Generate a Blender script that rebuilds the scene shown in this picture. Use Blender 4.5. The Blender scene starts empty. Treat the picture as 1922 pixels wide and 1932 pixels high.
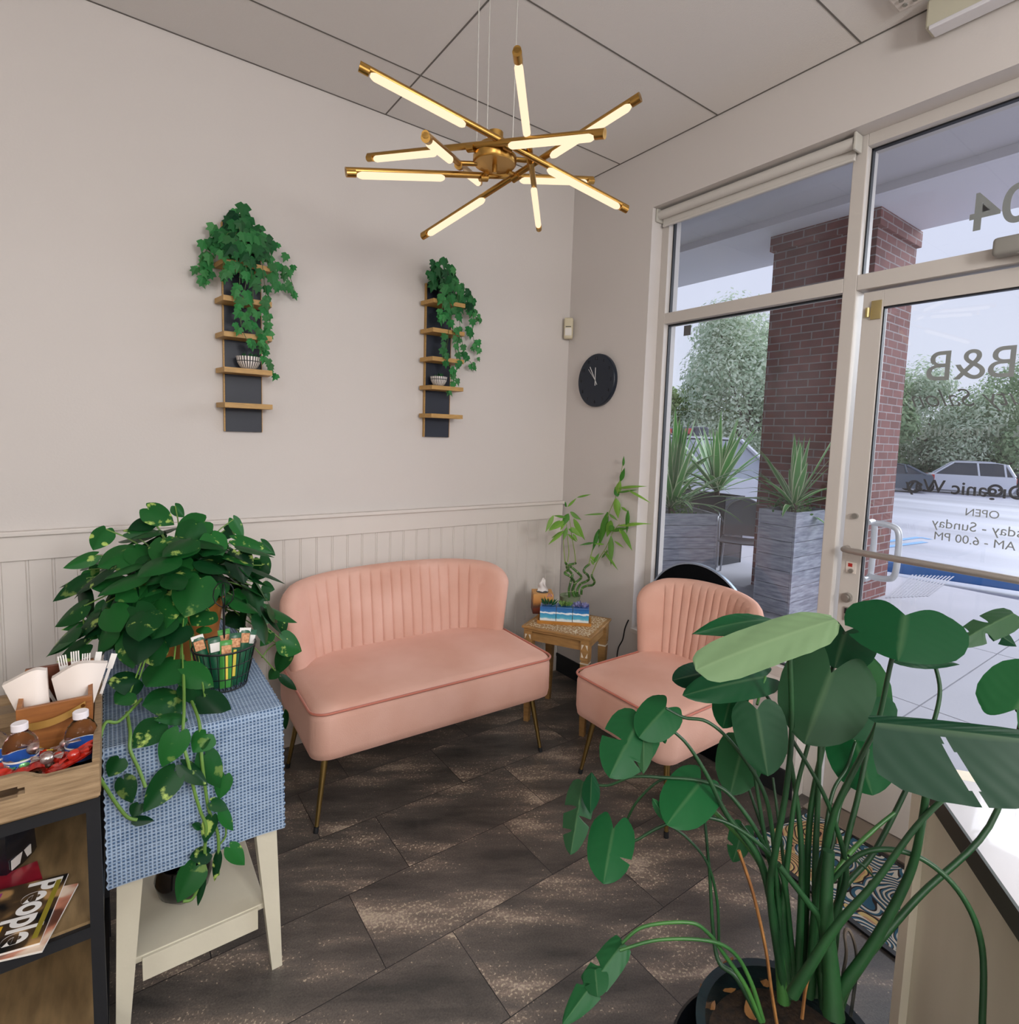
import bpy, bmesh, math, random
from mathutils import Vector, Matrix, noise
R = math.radians
scn = bpy.context.scene
col = scn.collection
# ------------------------------------------------------------------ camera
CAM = Vector((-2.266, -2.664, 1.49))
YAW, PITCH, ROLL, FPX, CX, CY = 0.6391598, 0.0885328, 0.0331271, 1059.85, 992.73, 915.23
_f = Vector((math.sin(YAW)*math.cos(PITCH), math.cos(YAW)*math.cos(PITCH), -math.sin(PITCH)))
_r0 = Vector((math.cos(YAW), -math.sin(YAW), 0)); _u0 = _r0.cross(_f)
_r = _r0*math.cos(ROLL) + _u0*math.sin(ROLL); _u = -_r0*math.sin(ROLL) + _u0*math.cos(ROLL)
cd = bpy.data.cameras.new('camera'); cam = bpy.data.objects.new('camera', cd); col.objects.link(cam)
cam.matrix_world = Matrix(((_r.x, _u.x, -_f.x, CAM.x), (_r.y, _u.y, -_f.y, CAM.y), (_r.z, _u.z, -_f.z, CAM.z), (0, 0, 0, 1)))
cd.sensor_fit = 'HORIZONTAL'; cd.sensor_width = 36; cd.lens = FPX/1922*36
cd.shift_x = (961-CX)/1922; cd.shift_y = (CY-966)/1922; cd.clip_start = .02; cd.clip_end = 300
scn.camera = cam
# ------------------------------------------------------------------ world, light, exposure
w = bpy.data.worlds.new('sky'); scn.world = w; w.use_nodes = True
nt = w.node_tree; bg = nt.nodes['Background']
tc = nt.nodes.new('ShaderNodeTexCoord'); sp = nt.nodes.new('ShaderNodeSeparateXYZ'); rp = nt.nodes.new('ShaderNodeValToRGB')
nt.links.new(tc.outputs['Generated'], sp.inputs[0]); nt.links.new(sp.outputs['Z'], rp.inputs[0])
rp.color_ramp.elements[0].position = 0.0; rp.color_ramp.elements[0].color = (.74, .77, .86, 1)
rp.color_ramp.elements[1].position = .6; rp.color_ramp.elements[1].color = (.66, .69, .90, 1)
nt.links.new(rp.outputs[0], bg.inputs[0]); bg.inputs[1].default_value = 1.12
def area(name, loc, target, sx, sy, power, color=(1, 1, 1)):
    l = bpy.data.lights.new(name, 'AREA'); l.shape = 'RECTANGLE'; l.size = sx; l.size_y = sy; l.energy = power; l.color = color
    o = bpy.data.objects.new(name, l); col.objects.link(o); o.location = loc
    o.rotation_euler = (Vector(target)-Vector(loc)).to_track_quat('-Z', 'Y').to_euler(); return o
s = bpy.data.lights.new('sun', 'SUN'); s.energy = 4.8; s.angle = R(50); s.color = (.93, .96, 1)
so = bpy.data.objects.new('sun', s); col.objects.link(so); so.rotation_euler = Vector((-.86, .24, -.46)).to_track_quat('-Z', 'Y').to_euler()
def lamp(name, loc, power, color, r=.25):
    l = bpy.data.lights.new(name, 'POINT'); l.energy = power; l.color = color; l.shadow_soft_size = r
    o = bpy.data.objects.new(name, l); col.objects.link(o); o.location = loc; return o
lamp('unseen_fill_point', (-3.7, -4.3, 2.15), 66, (1, .99, .98), .3)  # added fill lamp behind the camera, not a known fixture
lamp('unseen_fill_point', (-1.5, -4.7, 2.15), 180, (1, .99, .98), .3)  # second added fill lamp, lifts the ceiling and walls
area('unseen_fill_panel', (-2.9, -3.9, 2.93), (-2.9, -3.9, 0), 1.2, 1.2, 28, (1, .99, .98))  # added fill panel under the ceiling, out of view
scn.view_settings.view_transform = 'Standard'; scn.view_settings.look = 'None'
scn.view_settings.gamma = 1; scn.view_settings.use_curve_mapping = False; scn.view_settings.exposure = 0.0
# ------------------------------------------------------------------ helpers
def ray(px, py): return _f + _r*((px-CX)/FPX) + _u*(-(py-CY)/FPX)
def at(px, py, ax, v):
    d = ray(px, py); return CAM + d*((v-CAM[ax])/d[ax])
def az(px, py, Z): return CAM + ray(px, py)*Z
def lin(c): return c/12.92 if c <= .04045 else ((c+.055)/1.055)**2.4
def C(h): h = h.lstrip('#'); return tuple(lin(int(h[i:i+2], 16)/255) for i in (0, 2, 4))+(1,)
def mat(name, c, rough=.6, metal=0, var=0, vscale=8, bump=0, bscale=60, spec=.5, coat=0, sheen=0, stretch=None, c2=None):
    m = bpy.data.materials.new(name); m.use_nodes = True; n = m.node_tree.nodes; l = m.node_tree.links
    b = n['Principled BSDF']; b.inputs['Base Color'].default_value = C(c); b.inputs['Roughness'].default_value = rough
    b.inputs['Metallic'].default_value = metal; b.inputs['Specular IOR Level'].default_value = spec
    if coat: b.inputs['Coat Weight'].default_value = coat
    if sheen: b.inputs['Sheen Weight'].default_value = sheen; b.inputs['Sheen Roughness'].default_value = .4
    t = n.new('ShaderNodeTexCoord'); v = t.outputs['Object']
    if stretch:
        mp = n.new('ShaderNodeMapping'); mp.inputs['Scale'].default_value = stretch; l.new(v, mp.inputs[0]); v = mp.outputs[0]
    if var or c2:
        no = n.new('ShaderNodeTexNoise'); no.inputs['Scale'].default_value = vscale; no.inputs['Detail'].default_value = 6; l.new(v, no.inputs['Vector'])
        r = n.new('ShaderNodeValToRGB'); r.color_ramp.elements[0].position = .32; r.color_ramp.elements[1].position = .68
        a = C(c); bb = C(c2) if c2 else tuple(x*(1-var) for x in a[:3])+(1,)
        r.color_ramp.elements[0].color = bb; r.color_ramp.elements[1].color = a
        l.new(no.outputs['Fac'], r.inputs[0]); l.new(r.outputs[0], b.inputs['Base Color'])
    if bump:
        nb = n.new('ShaderNodeTexNoise'); nb.inputs['Scale'].default_value = bscale; nb.inputs['Detail'].default_value = 4; l.new(v, nb.inputs['Vector'])
        bp = n.new('ShaderNodeBump'); bp.inputs['Strength'].default_value = bump; bp.inputs['Distance'].default_value = .01
        l.new(nb.outputs['Fac'], bp.inputs['Height']); l.new(bp.outputs[0], b.inputs['Normal'])
    return m
def emit(name, c, st):
    m = bpy.data.materials.new(name); m.use_nodes = True; n = m.node_tree.nodes; n.clear()
    e = n.new('ShaderNodeEmission'); e.inputs[0].default_value = C(c); e.inputs[1].default_value = st
    o = n.new('ShaderNodeOutputMaterial'); m.node_tree.links.new(e.outputs[0], o.inputs[0]); return m
def thinglass(name, tint=(.97, .985, .98), refl=1.0, haze=0):
    m = bpy.data.materials.new(name); m.use_nodes = True; n = m.node_tree.nodes; l = m.node_tree.links; n.clear()
    t = n.new('ShaderNodeBsdfTransparent'); t.inputs[0].default_value = tint+(1,)
    g = n.new('ShaderNodeBsdfGlossy'); g.inputs['Roughness'].default_value = .01
    fr = n.new('ShaderNodeFresnel'); fr.inputs[0].default_value = 1.45
    mm = n.new('ShaderNodeMath'); mm.operation = 'MULTIPLY'; mm.inputs[1].default_value = refl; ge = n.new('ShaderNodeNewGeometry'); sb = n.new('ShaderNodeMath'); sb.operation = 'SUBTRACT'; sb.inputs[0].default_value = 1; l.new(ge.outputs['Backfacing'], sb.inputs[1])
    m0 = n.new('ShaderNodeMath'); m0.operation = 'MULTIPLY'; l.new(fr.outputs[0], m0.inputs[0]); l.new(sb.outputs[0], m0.inputs[1]); l.new(m0.outputs[0], mm.inputs[0])
    mx = n.new('ShaderNodeMixShader'); l.new(mm.outputs[0], mx.inputs[0]); l.new(t.outputs[0], mx.inputs[1]); l.new(g.outputs[0], mx.inputs[2])
    out = n.new('ShaderNodeOutputMaterial'); last = mx.outputs[0]
    if haze:
        d = n.new('ShaderNodeBsdfDiffuse'); d.inputs[0].default_value = (.8, .82, .9, 1); m2 = n.new('ShaderNodeMixShader')
        no = n.new('ShaderNodeTexNoise'); no.inputs['Scale'].default_value = 3; no.inputs['Detail'].default_value = 8
        tc = n.new('ShaderNodeTexCoord'); l.new(tc.outputs['Object'], no.inputs['Vector'])
        mr = n.new('ShaderNodeMapRange'); mr.inputs[1].default_value = .4; mr.inputs[2].default_value = .75; mr.inputs[3].default_value = haze*.5; mr.inputs[4].default_value = haze*1.6
        l.new(no.outputs['Fac'], mr.inputs[0]); l.new(mr.outputs[0], m2.inputs[0]); l.new(last, m2.inputs[1]); l.new(d.outputs[0], m2.inputs[2]); last = m2.outputs[0]
    l.new(last, out.inputs[0]); return m
def leafmat(name, dark, light, rough=.38, trans=.25, streak=None, sscale=30, samt=.62):
    """leaf colour varies leaf by leaf through the 'tint' attribute (r), streaks where the leaf is variegated"""
    m = bpy.data.materials.new(name); m.use_nodes = True; n = m.node_tree.nodes; l = m.node_tree.links
    b = n['Principled BSDF']; b.inputs['Roughness'].default_value = rough; b.inputs['Specular IOR Level'].default_value = .2
    a = n.new('ShaderNodeAttribute'); a.attribute_name = 'tint'; s = n.new('ShaderNodeSeparateColor'); l.new(a.outputs['Color'], s.inputs[0])
    mx = n.new('ShaderNodeMix'); mx.data_type = 'RGBA'; mx.inputs[6].default_value = C(dark); mx.inputs[7].default_value = C(light)
    l.new(s.outputs[0], mx.inputs[0]); last = mx.outputs[2]
    if streak:
        tc = n.new('ShaderNodeTexCoord'); no = n.new('ShaderNodeTexNoise'); no.inputs['Scale'].default_value = sscale; no.inputs['Detail'].default_value = 5
        l.new(tc.outputs['Object'], no.inputs['Vector']); mr = n.new('ShaderNodeMapRange'); mr.inputs[1].default_value = samt; mr.inputs[2].default_value = samt+.06
        l.new(no.outputs['Fac'], mr.inputs[0]); mu = n.new('ShaderNodeMath'); mu.operation = 'MULTIPLY'; l.new(mr.outputs[0], mu.inputs[0]); l.new(s.outputs[2], mu.inputs[1])
        m2 = n.new('ShaderNodeMix'); m2.data_type = 'RGBA'; l.new(mu.outputs[0], m2.inputs[0]); l.new(last, m2.inputs[6]); m2.inputs[7].default_value = C(streak); last = m2.outputs[2]
    m3 = n.new('ShaderNodeMix'); m3.data_type = 'RGBA'; m3.blend_type = 'MIX'; l.new(s.outputs[1], m3.inputs[0]); l.new(last, m3.inputs[6])
    m3.inputs[7].default_value = C('#87A078'); last = m3.outputs[2]
    l.new(last, b.inputs['Base Color'])
    tr = n.new('ShaderNodeBsdfTranslucent'); l.new(last, tr.inputs[0]); ms = n.new('ShaderNodeMixShader'); ms.inputs[0].default_value = trans
    l.new(b.outputs[0], ms.inputs[1]); l.new(tr.outputs[0], ms.inputs[2]); l.new(ms.outputs[0], n['Material Output'].inputs[0]); return m

class MB:
    def __init__(s): s.b = bmesh.new(); s.t = None
    def box(s, x0, x1, y0, y1, z0, z1, bev=0, seg=2, M=None):
        g = bmesh.ops.create_cube(s.b, size=1); vs = g['verts']
        for v in vs: v.co = Vector(((x0+x1)/2+v.co.x*(x1-x0), (y0+y1)/2+v.co.y*(y1-y0), (z0+z1)/2+v.co.z*(z1-z0)))
        if bev:
            es = {e for v in vs for e in v.link_edges}
            r = bmesh.ops.bevel(s.b, geom=list(es), offset=bev, segments=seg, profile=.5, affect='EDGES'); vs = list({v for f in r['faces'] for v in f.verts} | {v for v in vs if v.is_valid})
        if M:
            for v in vs: v.co = M @ v.co
        return s
    def obox(s, c, ax, ay, az_, hx, hy, hz, bev=0):
        """box centred at c with half sizes along the given unit axes"""
        M = Matrix(((ax.x, ay.x, az_.x, c.x), (ax.y, ay.y, az_.y, c.y), (ax.z, ay.z, az_.z, c.z), (0, 0, 0, 1)))
        return s.box(-hx, hx, -hy, hy, -hz, hz, bev, 2, M)
    def tube(s, pts, r, n=8, cap=True, closed=False):
        pts = [Vector(p) for p in pts]; m = len(pts); rr = r if isinstance(r, (list, tuple)) else [r]*m
        prev = None; rings = []
        for i, p in enumerate(pts):
            if closed: d = pts[(i+1) % m]-pts[i-1]
            else: d = pts[min(i+1, m-1)]-pts[max(i-1, 0)]
            d.normalize()
            if prev is None:
                up = Vector((0, 0, 1)) if abs(d.z) < .9 else Vector((1, 0, 0)); a = d.cross(up).normalized()
            else: a = (prev-d*prev.dot(d)).normalized()
            prev = a; b_ = d.cross(a)
            rings.append([s.b.verts.new(p+(a*math.cos(2*math.pi*k/n)+b_*math.sin(2*math.pi*k/n))*rr[i]) for k in range(n)])
        for i in range(m if closed else m-1):
            A, B = rings[i], rings[(i+1) % m]
            for k in range(n): s.b.faces.new((A[k], A[(k+1) % n], B[(k+1) % n], B[k]))
        if cap and not closed:
            s.b.faces.new(rings[0][::-1]); s.b.faces.new(rings[-1])
        return s
    def cyl(s, p0, p1, r, n=20, r2=None): return s.tube([p0, p1], [r, r if r2 is None else r2], n)
    def lathe(s, prof, c=(0, 0, 0), n=32, M=None, sy=1):
        c = Vector(c); rings = []
        for (r, z) in prof:
            ring = []
            for k in range(n):
                a = 2*math.pi*k/n; p = Vector((r*math.cos(a), r*math.sin(a)*sy, z)); p = (M @ p) if M else p
                ring.append(s.b.verts.new(c+p))
            rings.append(ring)
        for i in range(len(rings)-1):
            A, B = rings[i], rings[i+1]
            for k in range(n): s.b.faces.new((A[k], A[(k+1) % n], B[(k+1) % n], B[k]))
        if tuple(prof[0]) == tuple(prof[-1]): bmesh.ops.remove_doubles(s.b, verts=rings[0]+rings[-1], dist=1e-7); return s
        if prof[0][0] > 1e-6: s.b.faces.new(rings[0][::-1])
        if prof[-1][0] > 1e-6: s.b.faces.new(rings[-1])
        return s
    def poly(s, pts): s.b.faces.new([s.b.verts.new(Vector(p)) for p in pts]); return s
    def prism(s, pts, off):
        off = Vector(off); A = [s.b.verts.new(Vector(p)) for p in pts]; B = [s.b.verts.new(Vector(p)+off) for p in pts]; n = len(A)
        s.b.faces.new(A[::-1]); s.b.faces.new(B)
        for k in range(n): s.b.faces.new((A[k], A[(k+1) % n], B[(k+1) % n], B[k]))
        return s
    def grid(s, rows, tint=None, mask=None):
        lay = None
        if tint is not None:
            lay = s.b.loops.layers.float_color.get('tint') or s.b.loops.layers.float_color.new('tint')
        V = [[s.b.verts.new(p) for p in r] for r in rows]
        for i in range(len(V)-1):
            for j in range(len(V[0])-1):
                if mask and mask(i, j): continue
                f = s.b.faces.new((V[i][j], V[i][j+1], V[i+1][j+1], V[i+1][j])); f.smooth = True
                if lay:
                    for k, lp in enumerate(f.loops):
                        jj = (j, j+1, j+1, j)[k]
                        lp[lay] = tint(jj) if callable(tint) else tint
        return s
    def build(s, name, m, parent=None, smooth=None, recalc=True, **tg):
        if recalc: bmesh.ops.recalc_face_normals(s.b, faces=s.b.faces)
        me = bpy.data.meshes.new(name); s.b.to_mesh(me); s.b.free()
        ms = m if isinstance(m, (list, tuple)) else [m]
        for x in ms: me.materials.append(x)
        if smooth is not None:
            me.shade_smooth()
            if smooth < 180: me.set_sharp_from_angle(angle=R(smooth))
        o = bpy.data.objects.new(name, me); col.objects.link(o)
        if parent is not None:
            o.parent = parent; o.matrix_parent_inverse = (MW(parent)).inverted()
        if tg: tag(o, **tg)
        return o
def MW(o):
    return MW(o.parent) @ o.matrix_parent_inverse @ o.matrix_basis if o.parent else o.matrix_basis.copy()
def tag(o, label=None, cat=None, group=None, kind=None):
    if label: o['label'] = label
    if cat: o['category'] = cat
    if group: o['group'] = group
    if kind: o['kind'] = kind
    return o
def thing(name, label, cat, loc=(0, 0, 0), rz=0, group=None):
    o = bpy.data.objects.new(name, None); col.objects.link(o); o.empty_display_size = .05
    o.location = loc; o.rotation_euler = (0, 0, rz); return tag(o, label, cat, group)
def kids(o): return [c for c in bpy.data.objects if c.parent == o]
def copy_tree(o, parent=None):
    c = o.copy(); col.objects.link(c)
    if parent is not None: c.parent = parent
    for k in kids(o): copy_tree(k, c)
    return c
def smoothpath(pts, n=6):
    P = [Vector(p) for p in pts]; out = []
    for i in range(len(P)-1):
        p0 = P[max(i-1, 0)]; p1 = P[i]; p2 = P[i+1]; p3 = P[min(i+2, len(P)-1)]
        for k in range(n):
            t = k/n; out.append(.5*((2*p1)+(p2-p0)*t+(2*p0-5*p1+4*p2-p3)*t*t+(3*p1-p0-3*p2+p3)*t**3))
    out.append(P[-1]); return out
HEART = [(0, .55), (.08, .82), (.2, .98), (.32, 1), (.48, .92), (.64, .74), (.78, .5), (.9, .24), (.97, .08), (1, .0)]
ROUND = [(0, .72), (.07, .90), (.18, .99), (.32, 1), (.5, .95), (.66, .84), (.8, .64), (.9, .42), (.96, .22), (1, .02)]
BLUNT = [(0, .25), (.06, .6), (.16, .9), (.32, 1), (.6, 1), (.8, .94), (.92, .78), (.97, .55), (1, .03)]
OVAL = [(0, .05), (.1, .5), (.25, .85), (.42, 1), (.58, .95), (.75, .68), (.88, .36), (.96, .12), (1, 0)]
LANCE = [(0, .12), (.1, .55), (.25, .9), (.4, 1), (.6, .8), (.8, .42), (.93, .14), (1, 0)]
def interp(tab, t):
    for i in range(len(tab)-1):
        if t <= tab[i+1][0]:
            a, b = tab[i], tab[i+1]; return a[1]+(b[1]-a[1])*(t-a[0])/(b[0]-a[0])
    return tab[-1][1]
def leaf(mb, B, T, N, W, shape=HEART, nl=10, ns=3, fold=.25, curl=.15, lobe=.2, splits=(), tint=(.5, 0, 0, 1), comp=True, ripple=0, vein=0, asym=(1, 1), holes=(), sweep=0):
    """one leaf blade from base B to tip T, facing N, W wide; fold = V angle, curl = droop of the tip"""
    B, T, N = Vector(B), Vector(T), Vector(N).normalized(); D = T-B; L = D.length; D.normalize()
    S = D.cross(N); S = S.normalized() if S.length > 1e-4 else D.orthogonal().normalized(); N = S.cross(D)
    if comp:
        v = (B-CAM).normalized(); k = (S-v*S.dot(v)).length; W = W/max(.5, k)
    rows = []; hw = W/2; ph = random.random()*6
    for i in range(nl+1):
        t = i/nl; wv = interp(shape, t); row = []
        for j in range(-ns, ns+1):
            sd = 1 if j > 0 else -1; s_ = abs(j)/ns; ww = wv*asym[0 if sd < 0 else 1]
            for (sp_s, sp_t, sp_d, sp_w) in splits:
                if sp_s == sd:
                    q = abs(t-sp_t)/sp_w
                    if q < 1: ww *= 1-sp_d*(1-q)**.5
            y = t*L - (lobe if shape is not OVAL and shape is not LANCE else 0)*L*math.sin(min(1, s_*1.05)*math.pi*.75)*(1-t)**3
            y += sweep*L*s_*4*t*(1-t)*.5
            x = sd*ww*hw*s_*math.cos(fold*.8)
            z = -ww*hw*s_*math.sin(fold)*(1 if fold > 0 else 1) - curl*L*(t*t) + curl*L*.5*t + ripple*L*math.sin(t*9+ph+j*.5)*s_ + vein*L*math.sin((t-.22*s_)*50)*min(1, s_*2)*(1-t)
            row.append(B+D*y+S*x+N*z)
        rows.append(row)
    def hole(i, j):
        t = (i+.5)/nl; u = (j+.5-ns)/ns; sd = 1 if u > 0 else -1
        for (hs, t0, hw_, s0, s1, sk) in holes:
            if hs == sd and s0 < abs(u) < s1 and abs(t-t0-sk*abs(u)) < hw_*math.sqrt(max(0, 1-((abs(u)-(s0+s1)/2)/((s1-s0)/2))**2)): return True
        return False
    mb.grid(rows, tint, hole if holes else None); return mb
def text(name, s, m, origin, right, up, size, parent, align='LEFT', ext=.0006, shear=0, bold=0, xs=1):
    cu = bpy.data.curves.new(name, 'FONT'); cu.body = s; cu.size = size; cu.align_x = align; cu.extrude = ext; cu.shear = shear; cu.offset = bold
    o = bpy.data.objects.new(name+'_t', cu); col.objects.link(o); dg = bpy.context.evaluated_depsgraph_get()
    me = bpy.data.meshes.new_from_object(o.evaluated_get(dg)); bpy.data.objects.remove(o); bpy.data.curves.remove(cu)
    right, up = Vector(right).normalized(), Vector(up).normalized(); n = right.cross(up)
    for v in me.vertices: v.co = Vector(origin)+right*v.co.x*xs+up*v.co.y+n*v.co.z
    me.materials.clear(); me.materials.append(m)
    ob = bpy.data.objects.new(name, me); col.objects.link(ob)
    if parent is not None: ob.parent = parent; ob.matrix_parent_inverse = MW(parent).inverted()
    return ob
X, Y, Zv = Vector((1, 0, 0)), Vector((0, 1, 0)), Vector((0, 0, 1))
random.seed(5)
# ================================================================== SETTING
H = 2.969
M_wall = mat('wall_paint', '#CCC6C2', .8, bump=.04, bscale=120)
M_white = mat('white_paint', '#D2CBC5', .55)
M_ceil = mat('ceiling_tile', '#E2DEDA', .9, bump=.15, bscale=220)
M_alum = mat('beige_aluminium', '#C2BCB6', .42, bump=.02, bscale=40)
M_gask = mat('black_gasket', '#0B0F16', .5)
M_dark = mat('dark_base', '#15171B', .7)
def floor_mat():
    m = bpy.data.materials.new('slate_vinyl_tile'); m.use_nodes = True; n = m.node_tree.nodes; l = m.node_tree.links; b = n['Principled BSDF']
    tc = n.new('ShaderNodeTexCoord'); mp = n.new('ShaderNodeMapping'); mp.inputs['Location'].default_value = (1.686+.598*10, 1.0+.305*20, 0)
    l.new(tc.outputs['Object'], mp.inputs[0]); br = n.new('ShaderNodeTexBrick'); l.new(mp.outputs[0], br.inputs['Vector'])
    br.offset = .65; br.offset_frequency = 2; br.squash = 1; br.inputs['Scale'].default_value = 1; br.inputs['Mortar Size'].default_value = .0013
    br.inputs['Mortar Smooth'].default_value = .1; br.inputs['Brick Width'].default_value = .598; br.inputs['Row Height'].default_value = .305
    br.inputs['Color1'].default_value = (0, 0, 0, 1); br.inputs['Color2'].default_value = (1, 1, 1, 1); br.inputs['Bias'].default_value = 0
    # every tile shifts its own noise
    sx = n.new('ShaderNodeCombineXYZ'); mu = n.new('ShaderNodeMath'); mu.operation = 'MULTIPLY'; mu.inputs[1].default_value = 37
    sc = n.new('ShaderNodeSeparateColor'); l.new(br.outputs['Color'], sc.inputs[0]); l.new(sc.outputs[0], mu.inputs[0]); l.new(mu.outputs[0], sx.inputs[2]); l.new(mu.outputs[0], sx.inputs[0])
    ad = n.new('ShaderNodeVectorMath'); ad.operation = 'ADD'; l.new(tc.outputs['Object'], ad.inputs[0]); l.new(sx.outputs[0], ad.inputs[1])
    r0_ = n.new('ShaderNodeMapping'); r0_.inputs['Rotation'].default_value = (0, 0, R(33)); l.new(ad.outputs[0], r0_.inputs[0])
    rt = n.new('ShaderNodeMapping'); rt.inputs['Scale'].default_value = (1.5, 5.5, 1); l.new(r0_.outputs[0], rt.inputs[0])
    st = n.new('ShaderNodeTexNoise'); st.inputs['Scale'].default_value = 1.5; st.inputs['Detail'].default_value = 5; st.inputs['Roughness'].default_value = .6; l.new(rt.outputs[0], st.inputs['Vector'])
    r1 = n.new('ShaderNodeValToRGB'); e = r1.color_ramp.elements; e[0].position = .3; e[0].color = C('#3A3836'); e[1].position = .68; e[1].color = C('#A08F82')
    q = e.new(.5); q.color = C('#5C5550'); q2 = e.new(.6); q2.color = C('#786B61'); l.new(st.outputs['Fac'], r1.inputs[0])
    gr = n.new('ShaderNodeTexNoise'); gr.inputs['Scale'].default_value = 190; gr.inputs['Detail'].default_value = 4; gr.inputs['Roughness'].default_value = .75; l.new(tc.outputs['Object'], gr.inputs['Vector'])
    m1 = n.new('ShaderNodeMix'); m1.data_type = 'RGBA'; m1.blend_type = 'OVERLAY'; m1.inputs[0].default_value = 1; l.new(r1.outputs[0], m1.inputs[6]); l.new(gr.outputs['Fac'], m1.inputs[7])
    # pale mineral specks gathered in the streaks
    vo = n.new('ShaderNodeTexNoise'); vo.inputs['Scale'].default_value = 120; vo.inputs['Detail'].default_value = 3; l.new(tc.outputs['Object'], vo.inputs['Vector'])
    a = n.new('ShaderNodeMath'); a.operation = 'MULTIPLY_ADD'; a.inputs[1].default_value = .85; l.new(st.outputs['Fac'], a.inputs[0]); l.new(vo.outputs['Fac'], a.inputs[2])
    mr = n.new('ShaderNodeMapRange'); mr.inputs[1].default_value = 1.06; mr.inputs[2].default_value = 1.13; l.new(a.outputs[0], mr.inputs[0])
    m2 = n.new('ShaderNodeMix'); m2.data_type = 'RGBA'; l.new(mr.outputs[0], m2.inputs[0]); l.new(m1.outputs[2], m2.inputs[6]); m2.inputs[7].default_value = C('#B5A691')
    m3 = n.new('ShaderNodeMix'); m3.data_type = 'RGBA'; l.new(br.outputs['Fac'], m3.inputs[0]); l.new(m2.outputs[2], m3.inputs[6]); m3.inputs[7].default_value = C('#15171A')
    l.new(m3.outputs[2], b.inputs['Base Color']); b.inputs['Roughness'].default_value = .33; b.inputs['Specular IOR Level'].default_value = .6
    bp = n.new('ShaderNodeBump'); bp.inputs['Strength'].default_value = .25; bp.inputs['Distance'].default_value = .004; l.new(gr.outputs['Fac'], bp.inputs['Height']); l.new(bp.outputs[0], b.inputs['Normal'])
    return m
def struct(name, mb, m, smooth=None, label=None): 
    o = mb.build(name, m, smooth=smooth); o['kind'] = 'structure'
    if label: o['label'] = label
    return o
WX0, WY0 = -5.2, -6.2
struct('floor', MB().box(WX0, .1, WY0, .1, -.12, 0), floor_mat())
struct('ceiling', MB().box(WX0, .12, WY0, .1, H, H+.08), M_ceil)
g = MB()
for k in range(10): g.box(WX0, 0, -.375-.61*k-.003, -.375-.61*k+.003, H-.0015, H+.001)
for k in range(4): g.box(-1.184-1.22*k-.003, -1.184-1.22*k+.003, WY0, 0, H-.0017, H+.001)
g.box(WX0, -.001, -.007, -.001, H-.002, H+.001); g.box(-.007, -.001, WY0, 0, H-.002, H+.001)
struct('trim_1', g, mat('tile_joint', '#6E6A65', .9))
struct('wall_back', MB().box(WX0, .18, 0, .12, -.1, H+.05), M_wall)
struct('wall_left', MB().box(WX0-.1, WX0, WY0, .1, -.1, H+.05), M_wall)
struct('wall_front', MB().box(WX0, .1, WY0-.1, WY0, -.1, H+.05), M_wall)
# storefront wall: opening for window and door
OT, OB, YA, YM0, YM1, YB = 2.672, .46, -.622, -1.560, -1.612, -2.62
wr = MB()
wr.box(0, .18, YA, .0, -.1, H+.05); wr.box(0, .18, WY0, YA, OT, H+.05); wr.box(0, .18, YM0, YA, -.1, OB)
wr.box(0, .18, WY0, YB, -.1, OT)
struct('wall_right', wr, M_wall)
struct('baseboard_back', MB().box(-4.9, -.005, -.013, -.001, 0, .095, .003), M_white)
struct('baseboard_right', MB().box(-.012, -.001, -.62, -.001, 0, .115, .003).box(-.012, -.001, -1.56, -.62, 0, .115, .003), M_dark)
# bead board panelling with chair rail
rows = []; prof = []; P = .0725; x = -4.9
while x < -.004:
    for dx, dy in ((0, 0), (.058, 0), (.0595, .0022), (.061, 0), (.0635, -.0008), (.066, 0), (.0675, .0022), (.069, 0)):
        prof.append((min(x+dx, -.003), -.009+dy))
    x += P
bb = MB(); bb.grid([[Vector((a, b, z)) for a, b in prof] for z in (.09, .99)])
o = struct('trim_2', bb, M_white); 
for p_ in o.data.polygons: p_.use_smooth = False
struct('trim_3', MB().box(-4.9, -.012, -.020, -.001, .985, 1.074, .002).box(-4.9, -.003, -.034, -.001, 1.074, 1.092, .004), M_white)
# window frame (aluminium storefront)
XF0, XF1, XG = .08, .175, .125
M_glass = thinglass('window_glass', (.95, .965, .985), 1.5, .03)
M_glassd = thinglass('door_glass', (.96, .975, .995), 2.2, .02)
fr = MB()
fr.box(XF0, XF1, YA-.045, YA, OB, OT, .002)                        # left jamb
fr.box(XF0, XF1, YM0, YA-.045, OT-.045, OT, .002)                  # head
fr.box(XF0, XF1, YM0, YA-.045, 2.092, 2.147, .002)                 # transom
fr.box(XF0, XF1, YM0, YA-.045, OB, OB+.05, .002)                   # sill
fr.box(XF0, XF1, YM1, YM0, -.02, OT, .003)                         # mullion
fr.box(XF0, XF1, YB, YM1, OT-.045, OT, .002)
fr.box(XF0, XF1, YB, YM1, 2.092, 2.150, .002)
fr.box(XF0, XF1, YB, YB+.045, -.02, OT, .002)
w1 = struct('window_1', fr, M_alum)
gk = MB()
def gasket(y0, y1, z0, z1, t=.006, x=XG-.012):
    gk.box(x, x+.02, y0, y0+t, z0, z1); gk.box(x, x+.02, y1-t, y1, z0, z1); gk.box(x, x+.02, y0, y1, z0, z0+t); gk.box(x, x+.02, y0, y1, z1-t, z1)
gasket(YM0, YA-.045, 2.147, OT-.045); gasket(YM0, YA-.045, OB+.05, 2.092); gasket(YB+.045, YM1, 2.150, OT-.045)
gk.build('gasket', M_gask, w1)
MB().box(XG, XG+.006, YM0, YA-.045, 2.147, OT-.045).build('transom_pane', M_glass, w1)
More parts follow.
